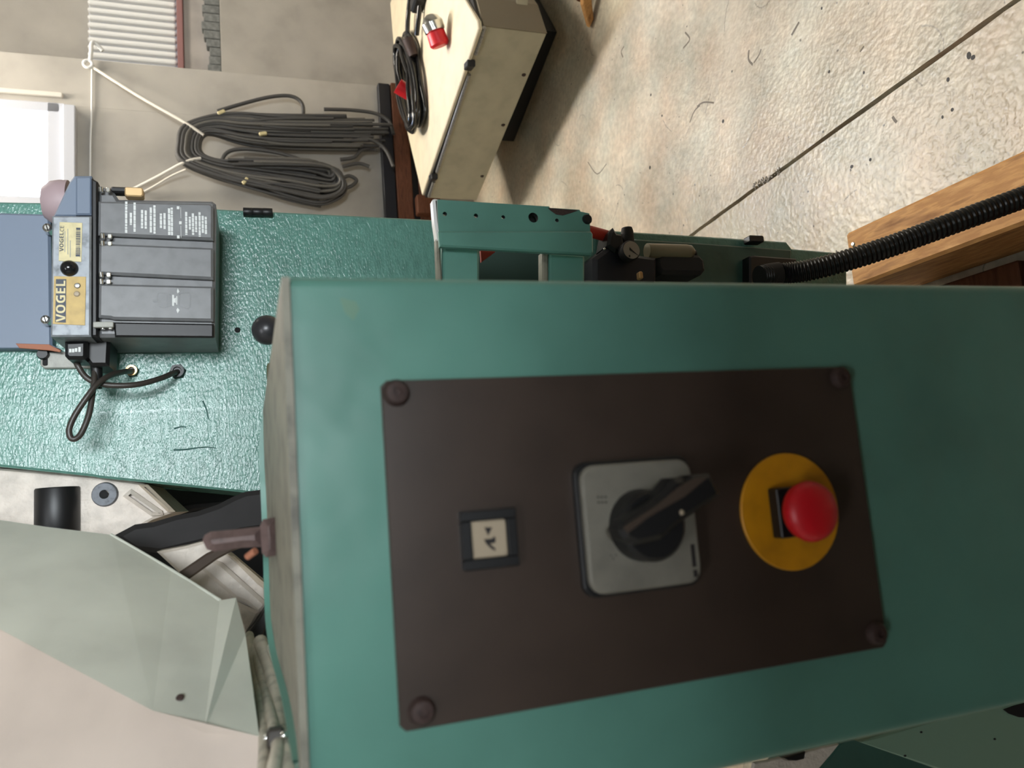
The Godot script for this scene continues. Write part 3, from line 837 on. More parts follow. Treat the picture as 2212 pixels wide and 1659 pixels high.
	for e in [[146, 500, 545], [152, 495, 550], [157, 520, 556], [177, 500, 525], [177, 535, 556]]:
		fine.block(linepoint(e[0], (e[1] + e[2]) / 2.0), Vector3((e[2] - e[1]) * 0.00058, 0.0007, 0.0003), 0.0)
	obj("small_print", fine, M.print_grey, l2)
	obj("round_knob", sh().ball(Vector3(0.2392, 1.6037, -0.6), 0.0098, 24), M.black_gloss, p)
	for e in [Vector3(0.3182, 1.6458, -0.685), Vector3(0.1965, 1.6476, -0.685)]:
		var sc := sub("slotted_screw", p)
		obj("screw_head", sh().lathe([Vector2(0, 0.004), Vector2(0.003, 0.004), Vector2(0.0056, 0.002), Vector2(0.0056, -0.012)], facing(e), 18), M.chrome, sc)
		obj("slot", sh().block(e + Vector3(0, 0, 0.004), Vector3(0.0098, 0.0012, 0.0008), 0.0, Basis(Vector3(0, 0, 1), 0.25)), M.dark, sc)
	# white print on the tank: lines of small text and a drawing of the pump
	var words := sh()
	for e in [[272, 430, 500], [282, 455, 482], [290, 432, 500], [306, 448, 489], [314, 449, 490], [325, 442, 498], [333, 437, 503], [347, 455, 490], [355, 454, 491], [365, 443, 503], [371, 441, 506], [403, 450, 502], [411, 461, 493], [418, 453, 502], [425, 459, 497], [433, 450, 506], [440, 458, 500], [447, 460, 500]]:
		var y: float = e[1]
		while y < e[2] - 2:
			var w := minf(rr.randf_range(3.0, 13.0), e[2] - y)
			words.block(linepoint(e[0], y + w / 2.0) + Vector3(0, 0, -0.0034), Vector3(w * 0.00059, 0.0026, 0.0004), 0.0)
			y += w + 1.2
	for e in [[391, 440, 464], [391, 482, 508]]:
		words.block(linepoint(e[0], (e[1] + e[2]) / 2.0) + Vector3(0, 0, -0.0034), Vector3((e[2] - e[1]) * 0.0006, 0.0005, 0.0004), 0.0)
	for e in [[385, 441], [385, 507], [390, 475]]:
		words.block(linepoint(e[0], e[1]) + Vector3(0, 0, -0.0034), Vector3(0.004, 0.003, 0.0004), 0.0)
	obj("printed_text", words, M.print, t)
	var draw := sh()
	for s in [PackedVector2Array([Vector2(0.2016, 1.513), Vector2(0.2004, 1.5083), Vector2(0.2086, 1.5077), Vector2(0.2104, 1.5061), Vector2(0.2099, 1.4977), Vector2(0.2081, 1.4967), Vector2(0.1934, 1.4969), Vector2(0.191, 1.4991), Vector2(0.1934, 1.5064), Vector2(0.1992, 1.5073), Vector2(0.1986, 1.5125)]), PackedVector2Array([Vector2(0.2087, 1.494), Vector2(0.2087, 1.4925), Vector2(0.1934, 1.4927), Vector2(0.1934, 1.4948)]), PackedVector2Array([Vector2(0.2088, 1.4829), Vector2(0.2105, 1.4808), Vector2(0.2106, 1.4722), Vector2(0.2076, 1.4701), Vector2(0.1946, 1.4709), Vector2(0.1898, 1.4732), Vector2(0.1928, 1.4822), Vector2(0.1945, 1.4837)])]:
		var pts: PackedVector2Array = s
		pts.append(pts[0])
		draw.prism(strip(pts, 0.0011), -0.603, -0.6026)
	for s in [PackedVector2Array([Vector2(0.2081, 1.4914), Vector2(0.2081, 1.4893), Vector2(0.194, 1.4895), Vector2(0.194, 1.4917)]), PackedVector2Array([Vector2(0.2034, 1.4894), Vector2(0.2046, 1.4872), Vector2(0.1975, 1.4874), Vector2(0.1987, 1.4895)]), PackedVector2Array([Vector2(0.2064, 1.4867), Vector2(0.2064, 1.4856), Vector2(0.1957, 1.4858), Vector2(0.1957, 1.4869)])]:
		draw.prism(s, -0.603, -0.6026)
	for s in [PackedVector2Array([Vector2(0.2165, 1.4849), Vector2(0.2123, 1.4829), Vector2(0.2099, 1.485), Vector2(0.2123, 1.486)]), PackedVector2Array([Vector2(0.1845, 1.4855), Vector2(0.1887, 1.4833), Vector2(0.1916, 1.4854), Vector2(0.1887, 1.487)])]:
		draw.prism(s, -0.603, -0.6024)
	obj("printed_drawing", draw, M.print, t)
	# connectors and mounting plate below the head
	var plug := obj("plug", sh().prism(PackedVector2Array([Vector2(0.1558, 1.6143), Vector2(0.1566, 1.5899), Vector2(0.1366, 1.5904), Vector2(0.1332, 1.5929), Vector2(0.1336, 1.6108), Vector2(0.1382, 1.6143)]), -0.675, -0.625, 0.004), M.black, p)
	var pm := sh()
	for e in [[150, 744], [156, 744], [162, 743], [169, 742]]:
		pm.block(linepoint(e[0], e[1]) + Vector3(0, 0, -0.0252), Vector3(0.0045 if e[0] < 165 else 0.006, 0.0026, 0.0004), 0.0)
	obj("plug_print", pm, M.print, plug)
	obj("terminal_block", sh().prism(PackedVector2Array([Vector2(0.1633, 1.5946), Vector2(0.1624, 1.5669), Vector2(0.1272, 1.5687), Vector2(0.1277, 1.5887), Vector2(0.1366, 1.5947)]), -0.70, -0.64, 0.004), M.black, p)
	obj("cable_tail", sh().tube([Vector3(0.1431, 1.5875, -0.66), Vector3(0.1283, 1.586, -0.66), Vector3(0.1109, 1.586, -0.662), Vector3(0.1035, 1.5869, -0.664)], 0.0068, 12), M.black, p)
	var mp := obj("mounting_plate", sh().prism(PackedVector2Array([Vector2(0.1571, 1.6599), Vector2(0.1611, 1.6494), Vector2(0.159, 1.599), Vector2(0.1379, 1.5991), Vector2(0.1387, 1.6557), Vector2(0.1431, 1.6599)]), -0.72, -0.712, 0.0015), M.zinc, p)
	obj("bolt", sh().lathe([Vector2(0, 0.007), Vector2(0.006, 0.007), Vector2(0.0072, 0.004), Vector2(0.0072, 0)], facing(Vector3(0.1568, 1.6562, -0.712)), 18), M.black, mp)
	obj("slot", sh().prism(rrect(Vector2(0.148, 1.6543), 0.012, 0.006, 0.002), -0.712, -0.7113), M.dark, mp)
	obj("brass_stud", sh().lathe([Vector2(0, 0.006), Vector2(0.004, 0.006), Vector2(0.004, 0)], facing(Vector3(0.1478, 1.6113, -0.712)), 14), M.brass, mp)
	# two cables looping to the glands in the column
	var ca := obj("cable", sh().tube([Vector3(0.1416, 1.6088, -0.65), Vector3(0.1308, 1.6057, -0.655), Vector3(0.1159, 1.5966, -0.655), Vector3(0.1073, 1.5816, -0.655), Vector3(0.1043, 1.5608, -0.655), Vector3(0.1061, 1.5377, -0.66), Vector3(0.115, 1.5148, -0.675), Vector3(0.1247, 1.5016, -0.695), Vector3(0.1306, 1.4965, -0.716)], 0.0036, 12, 8), M.cable_grey)
	tag(ca, "grey cable sagging from the pump's plug to the right-hand black gland", "cable")
	var cb := obj("cable", sh().tube([Vector3(0.132, 1.552, -0.712), Vector3(0.127, 1.5581, -0.685), Vector3(0.1189, 1.5694, -0.66), Vector3(0.1063, 1.5815, -0.645), Vector3(0.0904, 1.5919, -0.64), Vector3(0.0682, 1.6055, -0.64), Vector3(0.0515, 1.612, -0.64), Vector3(0.0408, 1.611, -0.64), Vector3(0.0383, 1.606, -0.64), Vector3(0.0454, 1.5994, -0.642), Vector3(0.0681, 1.5918, -0.645), Vector3(0.0946, 1.5886, -0.65), Vector3(0.1157, 1.5873, -0.655), Vector3(0.1312, 1.5876, -0.66)], 0.0036, 12, 8), M.cable_grey)
	tag(cb, "grey cable making a long narrow loop from the brass gland under the pump", "cable")


func clip_at(x: float, y: float) -> Vector3:
	return linepoint(x, y) + Vector3(0, 0, -0.004)


func linepoint(x: float, y: float) -> Vector3:   # a spot on the pump's front, measured from its corner
	var o := Vector3(0.2284, 1.5282, -0.599)
	return o + (Vector3(0.2291, 1.4758, -0.599) - o) * ((x - 300.0) / 100.0) + (Vector3(0.1704, 1.5289, -0.599) - o) * ((y - 600.0) / 100.0)


func bracket_and_air() -> void:
	var b := thing("mounting_bracket", "teal steel bracket plate drilled with a row of holes, right of the control box", "bracket", Vector3(0.2549, 1.0735, -0.5))
	# drilled plate, cut from a solid
	var cut := CSGCombiner3D.new()
	cut.name = "drilled_plate"
	var pl := CSGPolygon3D.new()
	pl.polygon = PackedVector2Array([Vector2(0.286, 1.1839), Vector2(0.285, 1.1292), Vector2(0.2835, 1.041), Vector2(0.2818, 1.0399), Vector2(0.281, 0.9996), Vector2(0.2786, 0.9985), Vector2(0.2766, 0.9865), Vector2(0.2527, 0.9876), Vector2(0.2462, 1.1865)])
	pl.depth = 0.008
	pl.name = "sheet"
	pl.material = M.teal
	cut.add_child(pl)
	for e in [[Vector3(0.2684, 1.176, -0.45), 0.0026], [Vector3(0.2676, 1.1375, -0.45), 0.0027], [Vector3(0.2672, 1.1027, -0.45), 0.0024], [Vector3(0.2681, 1.0634, -0.45), 0.0064], [Vector3(0.2657, 1.032, -0.45), 0.0024]]:
		var cy := CSGCylinder3D.new()
		cy.name = "bore"
		cy.radius = e[1]
		cy.height = 0.05
		cy.sides = 24
		cy.operation = CSGShape3D.OPERATION_SUBTRACTION
		cy.material = M.dark
		cy.transform = Transform3D(Basis(Vector3(1, 0, 0), Vector3(0, 0, 1), Vector3(0, -1, 0)), e[0] - Vector3(0, 0, 0.45 + 0.45 - 0.9) + Vector3(0, 0, 0.45 + 0.0))
		cy.position = Vector3(e[0].x, e[0].y, 0.0)
		cut.add_child(cy)
	b.add_child(cut)
	cut.position = Vector3(0, 0, -0.45) - b.position
	obj("hole_backing", sh().block(Vector3(0.2751, 1.0563, -0.468), Vector3(0.03, 0.03, 0.004), 0.001), M.dark, b)
	obj("plug_bolt", sh().lathe([Vector2(0, 0.004), Vector2(0.005, 0.004), Vector2(0.0066, 0.001), Vector2(0.0066, -0.006)], facing(Vector3(0.2685, 0.9906, -0.45)), 20), M.black, b)
	obj("rust_patch", sh().prism(PackedVector2Array([Vector2(0.2813, 1.0428), Vector2(0.28, 1.0014), Vector2(0.2765, 1.0106), Vector2(0.2723, 1.0236), Vector2(0.2732, 1.0323), Vector2(0.2778, 1.0394)]), -0.4498, -0.4492), M.rust, b)
	obj("web", sh().prism(PackedVector2Array([Vector2(0.2427, 1.1879), Vector2(0.249, 0.9918), Vector2(0.2455, 0.9896), Vector2(0.2213, 0.9914), Vector2(0.2182, 0.9942), Vector2(0.2241, 1.1875)]), -0.448, -0.438, 0.002), M.teal, b)
	obj("top_edge_glint", sh().prism(PackedVector2Array([Vector2(0.286, 1.1896), Vector2(0.2873, 1.1867), Vector2(0.2869, 1.1822), Vector2(0.2356, 1.1834), Vector2(0.2354, 1.1873), Vector2(0.2583, 1.1892)]), -0.468, -0.449, 0.003), M.white_metal, b)  # white, then grey below, paints the highlight along the bracket top
	obj("top_edge_glint", sh().prism(PackedVector2Array([Vector2(0.2383, 1.1877), Vector2(0.2384, 1.1838), Vector2(0.1676, 1.184), Vector2(0.1676, 1.1896)]), -0.468, -0.452, 0.002), M.tray, b)
	obj("shade_plate", sh().prism(PackedVector2Array([Vector2(0.3568, 1.063), Vector2(0.3541, 0.9321), Vector2(0.217, 0.9447), Vector2(0.2169, 1.0735)]), -0.72, -0.69, 0.003), M.teal_shade, b)  # dark sheet added for the shade between the bracket arms
	obj("arm", sh().prism(PackedVector2Array([Vector2(0.2309, 1.1796), Vector2(0.2281, 1.1344), Vector2(0.1686, 1.1389), Vector2(0.1684, 1.1839)]), -0.470, -0.455, 0.003), M.teal, b)
	obj("arm", sh().prism(PackedVector2Array([Vector2(0.2255, 1.0443), Vector2(0.2236, 0.9954), Vector2(0.1692, 1.0008), Vector2(0.169, 1.0495)]), -0.470, -0.455, 0.003), M.teal, b)
	obj("arm_flange", sh().prism(PackedVector2Array([Vector2(0.2252, 1.0538), Vector2(0.2248, 1.0458), Vector2(0.1685, 1.0509), Vector2(0.1684, 1.0588)]), -0.470, -0.453, 0.002), M.tray, b)
	obj("red_tab", sh().prism(PackedVector2Array([Vector2(0.2408, 1.1195), Vector2(0.24, 1.0992), Vector2(0.2255, 1.1195)]), -0.505, -0.50), M.red_hose, b)
	# compressed-air service unit
	var a := thing("air_service_unit", "dark compressed-air filter regulator with a round gauge and clear bowl beside the bracket", "air regulator", Vector3(0.2705, 0.8493, -0.58))
	obj("body", sh().prism(PackedVector2Array([Vector2(0.2611, 0.9234), Vector2(0.2727, 0.9059), Vector2(0.2909, 0.8852), Vector2(0.2806, 0.8749), Vector2(0.2682, 0.8557), Vector2(0.264, 0.8189), Vector2(0.2033, 0.826), Vector2(0.2028, 0.9293)]), -0.70, -0.58, 0.006), M.navy, a)
	obj("body_cap", sh().prism(PackedVector2Array([Vector2(0.2995, 0.8957), Vector2(0.3068, 0.8889), Vector2(0.2978, 0.8838), Vector2(0.2966, 0.8749), Vector2(0.2719, 0.873), Vector2(0.2679, 0.89), Vector2(0.2782, 0.9024)]), -0.62, -0.575, 0.004), M.black, a)
	obj("adjusting_knob", sh().lathe([Vector2(0, 0.016), Vector2(0.008, 0.016), Vector2(0.0095, 0.010), Vector2(0.0095, -0.012)], Transform3D(Basis(Vector3(0, 0, 1), -PI / 2), Vector3(0.2951, 0.8599, -0.59)), 18), M.rubber, a)
	var gg := sub("pressure_gauge", a)
	var gc := Vector3(0.267, 0.872, -0.56)
	obj("case", sh().lathe([Vector2(0, 0.0), Vector2(0.0137, 0.0), Vector2(0.0150, -0.002), Vector2(0.0150, -0.014), Vector2(0, -0.014)], facing(gc), 32), M.rubber, gg)
	obj("dial", sh().lathe([Vector2(0, 0.0004), Vector2(0.0132, 0.0004), Vector2(0.0132, 0.0)], facing(gc), 32), M.dial, gg)
	obj("needle", sh().prism(PackedVector2Array([Vector2(0.2708, 0.8751), Vector2(0.266, 0.8704), Vector2(0.2585, 0.8622), Vector2(0.2646, 0.8721), Vector2(0.2666, 0.8756)]), -0.5593, -0.5588), M.mark, gg)
	obj("dial_mark", sh().block(Vector3(0.2575, 0.8766, -0.559), Vector3(0.003, 0.0022, 0.0004), 0.0), M.mark, gg)
	obj("filter_bowl", sh().lathe([Vector2(0, -0.048), Vector2(0.006, -0.047), Vector2(0.0105, -0.042), Vector2(0.0115, -0.034), Vector2(0.0115, 0.034), Vector2(0, 0.034)], Transform3D(Basis(), Vector3(0.2798, 0.7901, -0.6)), 22), M.bowl, a)
	obj("bowl_guard", sh().block(Vector3(0.259, 0.769, -0.62), Vector3(0.032, 0.085, 0.05), 0.008), M.rubber, a)
	obj("drain_cap", sh().lathe([Vector2(0, -0.008), Vector2(0.006, -0.008), Vector2(0.007, 0.008), Vector2(0, 0.008)], Transform3D(Basis(), Vector3(0.2838, 0.7351, -0.62)), 14), M.navy, a)
	obj("brass_nipple", sh().block(Vector3(0.2252, 0.8684, -0.55), Vector3(0.011, 0.006, 0.01), 0.0015), M.brass, a)
	obj("clip_glint", sh().ball(Vector3(0.2724, 0.9075, -0.575), 0.0022, 10), M.chrome, a)
	var rh := obj("air_hose", sh().tube([Vector3(0.3095, 0.9254, -0.6), Vector3(0.3057, 0.9084, -0.6), Vector3(0.3012, 0.8898, -0.6), Vector3(0.2977, 0.8724, -0.605), Vector3(0.2939, 0.8587, -0.61)], 0.0088, 14), M.red_hose)
	tag(rh, "short red air hose leading from behind the bracket to the regulator", "hose")


func saw_head() -> void:
	var s := thing("white_casting", "white cast machine head with a steel bolt and black roller left of the teal column", "machine head", Vector3(-0.05, 1.45, -0.9))
	obj("casting", sh().prism(PackedVector2Array([Vector2(0.0481, 1.9136), Vector2(-0.0013, 1.6086), Vector2(-0.0158, 1.5464), Vector2(-0.0579, 1.508), Vector2(-0.0657, 1.5355), Vector2(-0.0857, 1.5745), Vector2(-0.109, 1.587), Vector2(-0.1315, 1.9073)]), -1.0, -0.76, 0.003), M.cast, s)
	obj("casting_rib", sh().prism(PackedVector2Array([Vector2(-0.0225, 1.5612), Vector2(-0.0554, 1.5227), Vector2(-0.0605, 1.5216), Vector2(-0.0611, 1.5366), Vector2(-0.0316, 1.5714)]), -0.77, -0.748, 0.005), M.cast, s)
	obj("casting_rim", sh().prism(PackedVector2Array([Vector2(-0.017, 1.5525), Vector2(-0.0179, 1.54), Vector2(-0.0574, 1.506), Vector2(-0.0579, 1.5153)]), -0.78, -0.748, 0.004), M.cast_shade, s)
	var bo := sub("bolt", s)
	obj("bolt_head", sh().lathe([Vector2(0.0055, 0.004), Vector2(0.006, 0.007), Vector2(0.0148, 0.0065), Vector2(0.0162, 0.003), Vector2(0.0165, 0)], facing(Vector3(-0.0273, 1.5937, -0.76)), 30), M.bolt, bo)
	obj("hex_socket", sh().lathe([Vector2(0, 0.0035), Vector2(0.0062, 0.0062)], facing(Vector3(-0.0272, 1.5948, -0.76)), 6), M.dark, bo)
	obj("roller", sh().lathe([Vector2(0, -0.032), Vector2(0.0255, -0.032), Vector2(0.0265, -0.03), Vector2(0.0265, 0.026), Vector2(0.0255, 0.028), Vector2(0, 0.028)], Transform3D(Basis(Vector3(0, 0, 1), PI / 2), Vector3(-0.0461, 1.6498, -0.757)), 36), M.black, s)
	# dark works of the machine between the castings
	var w := thing("machine_works", "dark steel works showing in the gap beneath the white machine head", "machine frame", Vector3(-0.1356, 1.4824, -1.05))
	obj("back_plate", sh().prism(PackedVector2Array([Vector2(0.0649, 1.6639), Vector2(0.0407, 1.2635), Vector2(-0.4396, 1.2848), Vector2(-0.3811, 1.6673)]), -1.28, -1.25, 0.004), M.dark, w)  # flat black sheet closing the view behind the works
	obj("cross_bar", sh().prism(PackedVector2Array([Vector2(-0.0505, 1.6035), Vector2(-0.0413, 1.5098), Vector2(-0.0391, 1.3954), Vector2(-0.0513, 1.3958), Vector2(-0.0566, 1.5101), Vector2(-0.0716, 1.5808)]), -1.2, -1.15, 0.004), M.rubber, w)
	obj("strut", sh().tube([Vector3(-0.0959, 1.4393, -0.9), Vector3(-0.061, 1.4072, -0.9)], 0.004, 8), M.rubber, w)
	obj("strut", sh().tube([Vector3(-0.0519, 1.4047, -0.88), Vector3(-0.084, 1.4071, -0.88)], 0.006, 8), M.rubber, w)
	obj("edge_block", sh().prism(PackedVector2Array([Vector2(-0.2017, 1.4176), Vector2(-0.1829, 1.4015), Vector2(-0.1699, 1.3933), Vector2(-0.1871, 1.3919), Vector2(-0.2051, 1.3993), Vector2(-0.2116, 1.4097), Vector2(-0.2137, 1.4166)]), -0.56, -0.52, 0.002), M.black, w)
	var boot := obj("rubber_guard", sh().prism(PackedVector2Array([Vector2(-0.081, 1.563), Vector2(-0.0765, 1.5536), Vector2(-0.0696, 1.5395), Vector2(-0.0686, 1.5194), Vector2(-0.0625, 1.4936), Vector2(-0.06, 1.4701), Vector2(-0.0535, 1.4461), Vector2(-0.0448, 1.427), Vector2(-0.0401, 1.4132), Vector2(-0.0383, 1.3827), Vector2(-0.0876, 1.3816), Vector2(-0.0898, 1.4201), Vector2(-0.0957, 1.4471), Vector2(-0.0998, 1.4683), Vector2(-0.1065, 1.5123), Vector2(-0.1005, 1.5399)]), -0.66, -0.62, 0.006), M.rubber)
	tag(boot, "curved black rubber guard hanging across the gap below the white casting", "rubber guard")
	var arm := thing("casting_arm", "ribbed cream cast arm slanting down behind the control box", "machine arm", Vector3(-0.1527, 1.4425, -0.6))
	obj("web", sh().prism(PackedVector2Array([Vector2(-0.1016, 1.5091), Vector2(-0.0983, 1.4791), Vector2(-0.0942, 1.4568), Vector2(-0.1137, 1.4298), Vector2(-0.1502, 1.3937), Vector2(-0.1735, 1.3924), Vector2(-0.1851, 1.4005), Vector2(-0.2138, 1.4186), Vector2(-0.1816, 1.4292), Vector2(-0.164, 1.4461), Vector2(-0.1344, 1.4798)]), -0.62, -0.56, 0.003), M.cast, arm)
	obj("rib", sh().prism(PackedVector2Array([Vector2(-0.1207, 1.4666), Vector2(-0.1138, 1.4533), Vector2(-0.1204, 1.4396), Vector2(-0.1691, 1.3939), Vector2(-0.1744, 1.3931), Vector2(-0.1815, 1.4024), Vector2(-0.1675, 1.4161), Vector2(-0.1621, 1.4269)]), -0.565, -0.548, 0.004), M.cast, arm)
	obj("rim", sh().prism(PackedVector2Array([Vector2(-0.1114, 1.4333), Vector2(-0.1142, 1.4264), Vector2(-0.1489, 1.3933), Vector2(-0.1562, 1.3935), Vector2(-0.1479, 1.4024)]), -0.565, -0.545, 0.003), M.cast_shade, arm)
	obj("boss", sh().prism(PackedVector2Array([Vector2(-0.1651, 1.4249), Vector2(-0.1792, 1.4014), Vector2(-0.1841, 1.4035), Vector2(-0.2059, 1.4172), Vector2(-0.1857, 1.4235)]), -0.56, -0.547, 0.003), M.cast, arm)
	var rod := obj("flat_bar", sh().prism(PackedVector2Array([Vector2(-0.1232, 1.4827), Vector2(-0.1036, 1.4507), Vector2(-0.0977, 1.4351), Vector2(-0.087, 1.3986), Vector2(-0.0948, 1.3961), Vector2(-0.1041, 1.4263), Vector2(-0.1102, 1.4398), Vector2(-0.1307, 1.4725)]), -0.462, -0.45, 0.002), M.brown_dust)
	tag(rod, "dark brown flat bar running up from the guard's edge to the clamp", "bar")
	var lv := thing("clamp_lever", "dusty brown clamp lever with a rounded end on the rim of the control box", "clamp", Vector3(-0.0866, 1.399, -0.3))
	obj("lever_arm", sh().prism(PackedVector2Array([Vector2(-0.081, 1.436), Vector2(-0.0774, 1.4344), Vector2(-0.0756, 1.4306), Vector2(-0.0755, 1.411), Vector2(-0.0752, 1.3971), Vector2(-0.0891, 1.3969), Vector2(-0.0883, 1.4114), Vector2(-0.0891, 1.4286), Vector2(-0.0874, 1.4332)]), -0.175, -0.16, 0.005), M.lever, lv)
	obj("jaw", sh().prism(PackedVector2Array([Vector2(-0.0746, 1.3984), Vector2(-0.0702, 1.3965), Vector2(-0.0691, 1.3878), Vector2(-0.0946, 1.3872), Vector2(-0.0953, 1.3952), Vector2(-0.0923, 1.3978)]), -0.165, -0.14, 0.005), M.lever, lv)
	obj("pin", sh().tube([Vector3(-0.0943, 1.4073, -0.155), Vector3(-0.0906, 1.4018, -0.15)], 0.0025, 8), M.rust_strip, lv)


func guard() -> void:
	# the near sheet-metal saw cover, out of focus at the left: a cream front face and a pale mint flank
	var gd := thing("saw_guard", "large pale mint and cream sheet-metal guard in the near left corner", "machine guard", Vector3(-0.202, 1.4943, -0.3))
	var n := [Vector3(-0.0756, 1.7229, -0.406), Vector3(-0.1394, 1.5898, -0.296), Vector3(-0.1946, 1.4726, -0.201), Vector3(-0.2089, 1.4388, -0.178), Vector3(-0.2138, 1.4034, -0.165), Vector3(-0.2706, 1.3967, -0.15), Vector3(-0.2258, 1.6172, -0.15)]
	var f := [Vector3(-0.0272, 1.7683, -0.517), Vector3(-0.0534, 1.6452, -0.498), Vector3(-0.0639, 1.6027, -0.491), Vector3(-0.077, 1.5421, -0.48), Vector3(-0.1143, 1.4803, -0.418), Vector3(-0.1417, 1.4344, -0.356), Vector3(-0.1403, 1.4204, -0.35), Vector3(-0.1674, 1.4128, -0.31)]
	var flank := sh()
	var out := Vector3(1, 0.0, 0.3)
	flank.face([n[0], n[1], f[1], f[0]], out)
	flank.face([n[1], n[2], f[3], f[2], f[1]], out)
	flank.face([n[2], f[5], f[4], f[3]], out)
	flank.face([n[2], n[3], f[5]], out)
	obj("flank", flank, M.guard_mint, gd)
	var low := sh()
	low.face([n[3], n[4], f[7], f[6], f[5]], Vector3(0.6, -0.6, 0.4))
	obj("lower_flank", low, M.guard_mint, gd)
	var fr := sh()
	fr.face([n[0], n[1], n[2], n[6]], Vector3(0, 0, 1), 5)
	fr.face([n[2], n[3], n[4], n[5], n[6]], Vector3(0, 0, 1), 5)
	obj("front_face", fr, M.guard_cream, gd)
	var rest := sh()
	rest.face([n[4], n[5], Vector3(-0.3976, 1.3848, -0.38), f[7]], Vector3(0, -1, 0))
	var ret := Vector3(-0.10, -0.01, -0.01)
	for i in f.size() - 1:
		rest.face([f[i], f[i + 1], f[i + 1] + ret, f[i] + ret], Vector3(0, 0, -1))
	rest.face([n[0], f[0], Vector3(-0.3674, 1.7517, -0.5), n[6]], Vector3(0, 1, 0))
	obj("back_shell", rest, M.guard_mint, gd)
	# the rolled lip along the far edge
	obj("rolled_lip", sh().tube([f[3], f[4], f[5]], 0.0016, 8, 3), M.guard_mint, gd)
	obj("screw", sh().lathe([Vector2(0, 0.0015), Vector2(0.0022, 0.0013), Vector2(0.003, 0)], facing(Vector3(-0.1914, 1.4563, -0.214), Vector3(0.75, 0, 0.65)), 12), M.rust, gd)


func hoses() -> void:
	var grp := "pale hoses bundled beside the tray"
	var defs := [
		["grey-white hose nearest the mint guard, leftmost of the bundle beside the tray", [Vector3(-0.1818, 1.4111, -0.4), Vector3(-0.1964, 1.4071, -0.34), Vector3(-0.2063, 1.4043, -0.29), Vector3(-0.2121, 1.4013, -0.22), Vector3(-0.2158, 1.4, -0.16), Vector3(-0.2212, 1.401, -0.12), Vector3(-0.2272, 1.4025, -0.09)], 0.0042],
		["thick pale hose running through the metal clip in the middle of the bundle", [Vector3(-0.1878, 1.4066, -0.38), Vector3(-0.1973, 1.4025, -0.32), Vector3(-0.2066, 1.3987, -0.27), Vector3(-0.2099, 1.395, -0.2), Vector3(-0.212, 1.3927, -0.15), Vector3(-0.2132, 1.3924, -0.125), Vector3(-0.2177, 1.3952, -0.105), Vector3(-0.2266, 1.3969, -0.085)], 0.0045],
		["flat grey-white hose pressed against the tray rim, rightmost of the bundle", [Vector3(-0.1825, 1.4011, -0.36), Vector3(-0.1913, 1.3965, -0.325), Vector3(-0.2024, 1.3919, -0.28), Vector3(-0.2091, 1.3895, -0.24), Vector3(-0.2132, 1.389, -0.19), Vector3(-0.2152, 1.3872, -0.15), Vector3(-0.2183, 1.3866, -0.12), Vector3(-0.2299, 1.3882, -0.09)], 0.0062],
	]
	for d in defs:
		tag(obj("hose", sh().tube(d[1], d[2], 12, 6), M.hose), d[0], "hose", grp)
	var lin := sh()
	var edge := Shape.smooth_path([Vector3(-0.1812, 1.393, -0.33), Vector3(-0.1844, 1.3956, -0.32), Vector3(-0.1934, 1.3914, -0.29), Vector3(-0.1998, 1.3874, -0.255), Vector3(-0.2046, 1.3854, -0.235), Vector3(-0.2072, 1.3863, -0.22), Vector3(-0.2082, 1.3832, -0.205), Vector3(-0.2093, 1.3838, -0.19), Vector3(-0.2112, 1.3817, -0.165), Vector3(-0.2122, 1.3811, -0.14), Vector3(-0.2163, 1.3824, -0.12), Vector3(-0.2252, 1.3859, -0.09)], 4)
	for i in edge.size() - 1:
		var p: Vector3 = edge[i]
		var q: Vector3 = edge[i + 1]
		var dn := Vector3(0, -0.03, 0)
		var w := Vector3(0.0014, 0, 0)
		lin.face([p + w, q + w, q + w + dn, p + w + dn], Vector3(1, 0, 0), 1)
		lin.face([p - w, q - w, q - w + dn, p - w + dn], Vector3(-1, 0, 0), 2)
		lin.face([p - w, q - w, q + w, p + w], Vector3(0, 1, 0), 3)
	tag(obj("plastic_liner", lin, M.hose), "wavy white edge of a plastic liner between hoses and tray rim", "liner")
	var cl := thing("hose_clip", "dark clip with two bright metal ends holding the pale hoses together", "clip", Vector3(-0.2092, 1.3936, -0.14))
	obj("band", sh().block(Vector3(-0.2087, 1.3934, -0.138), Vector3(0.012, 0.011, 0.008), 0.002), M.cable_grey, cl)
	obj("clip_end", sh().ball(Vector3(-0.2081, 1.3988, -0.138), 0.0026, 12), M.chrome, cl)
	obj("clip_end", sh().ball(Vector3(-0.2069, 1.3881, -0.132), 0.0028, 12), M.chrome, cl)


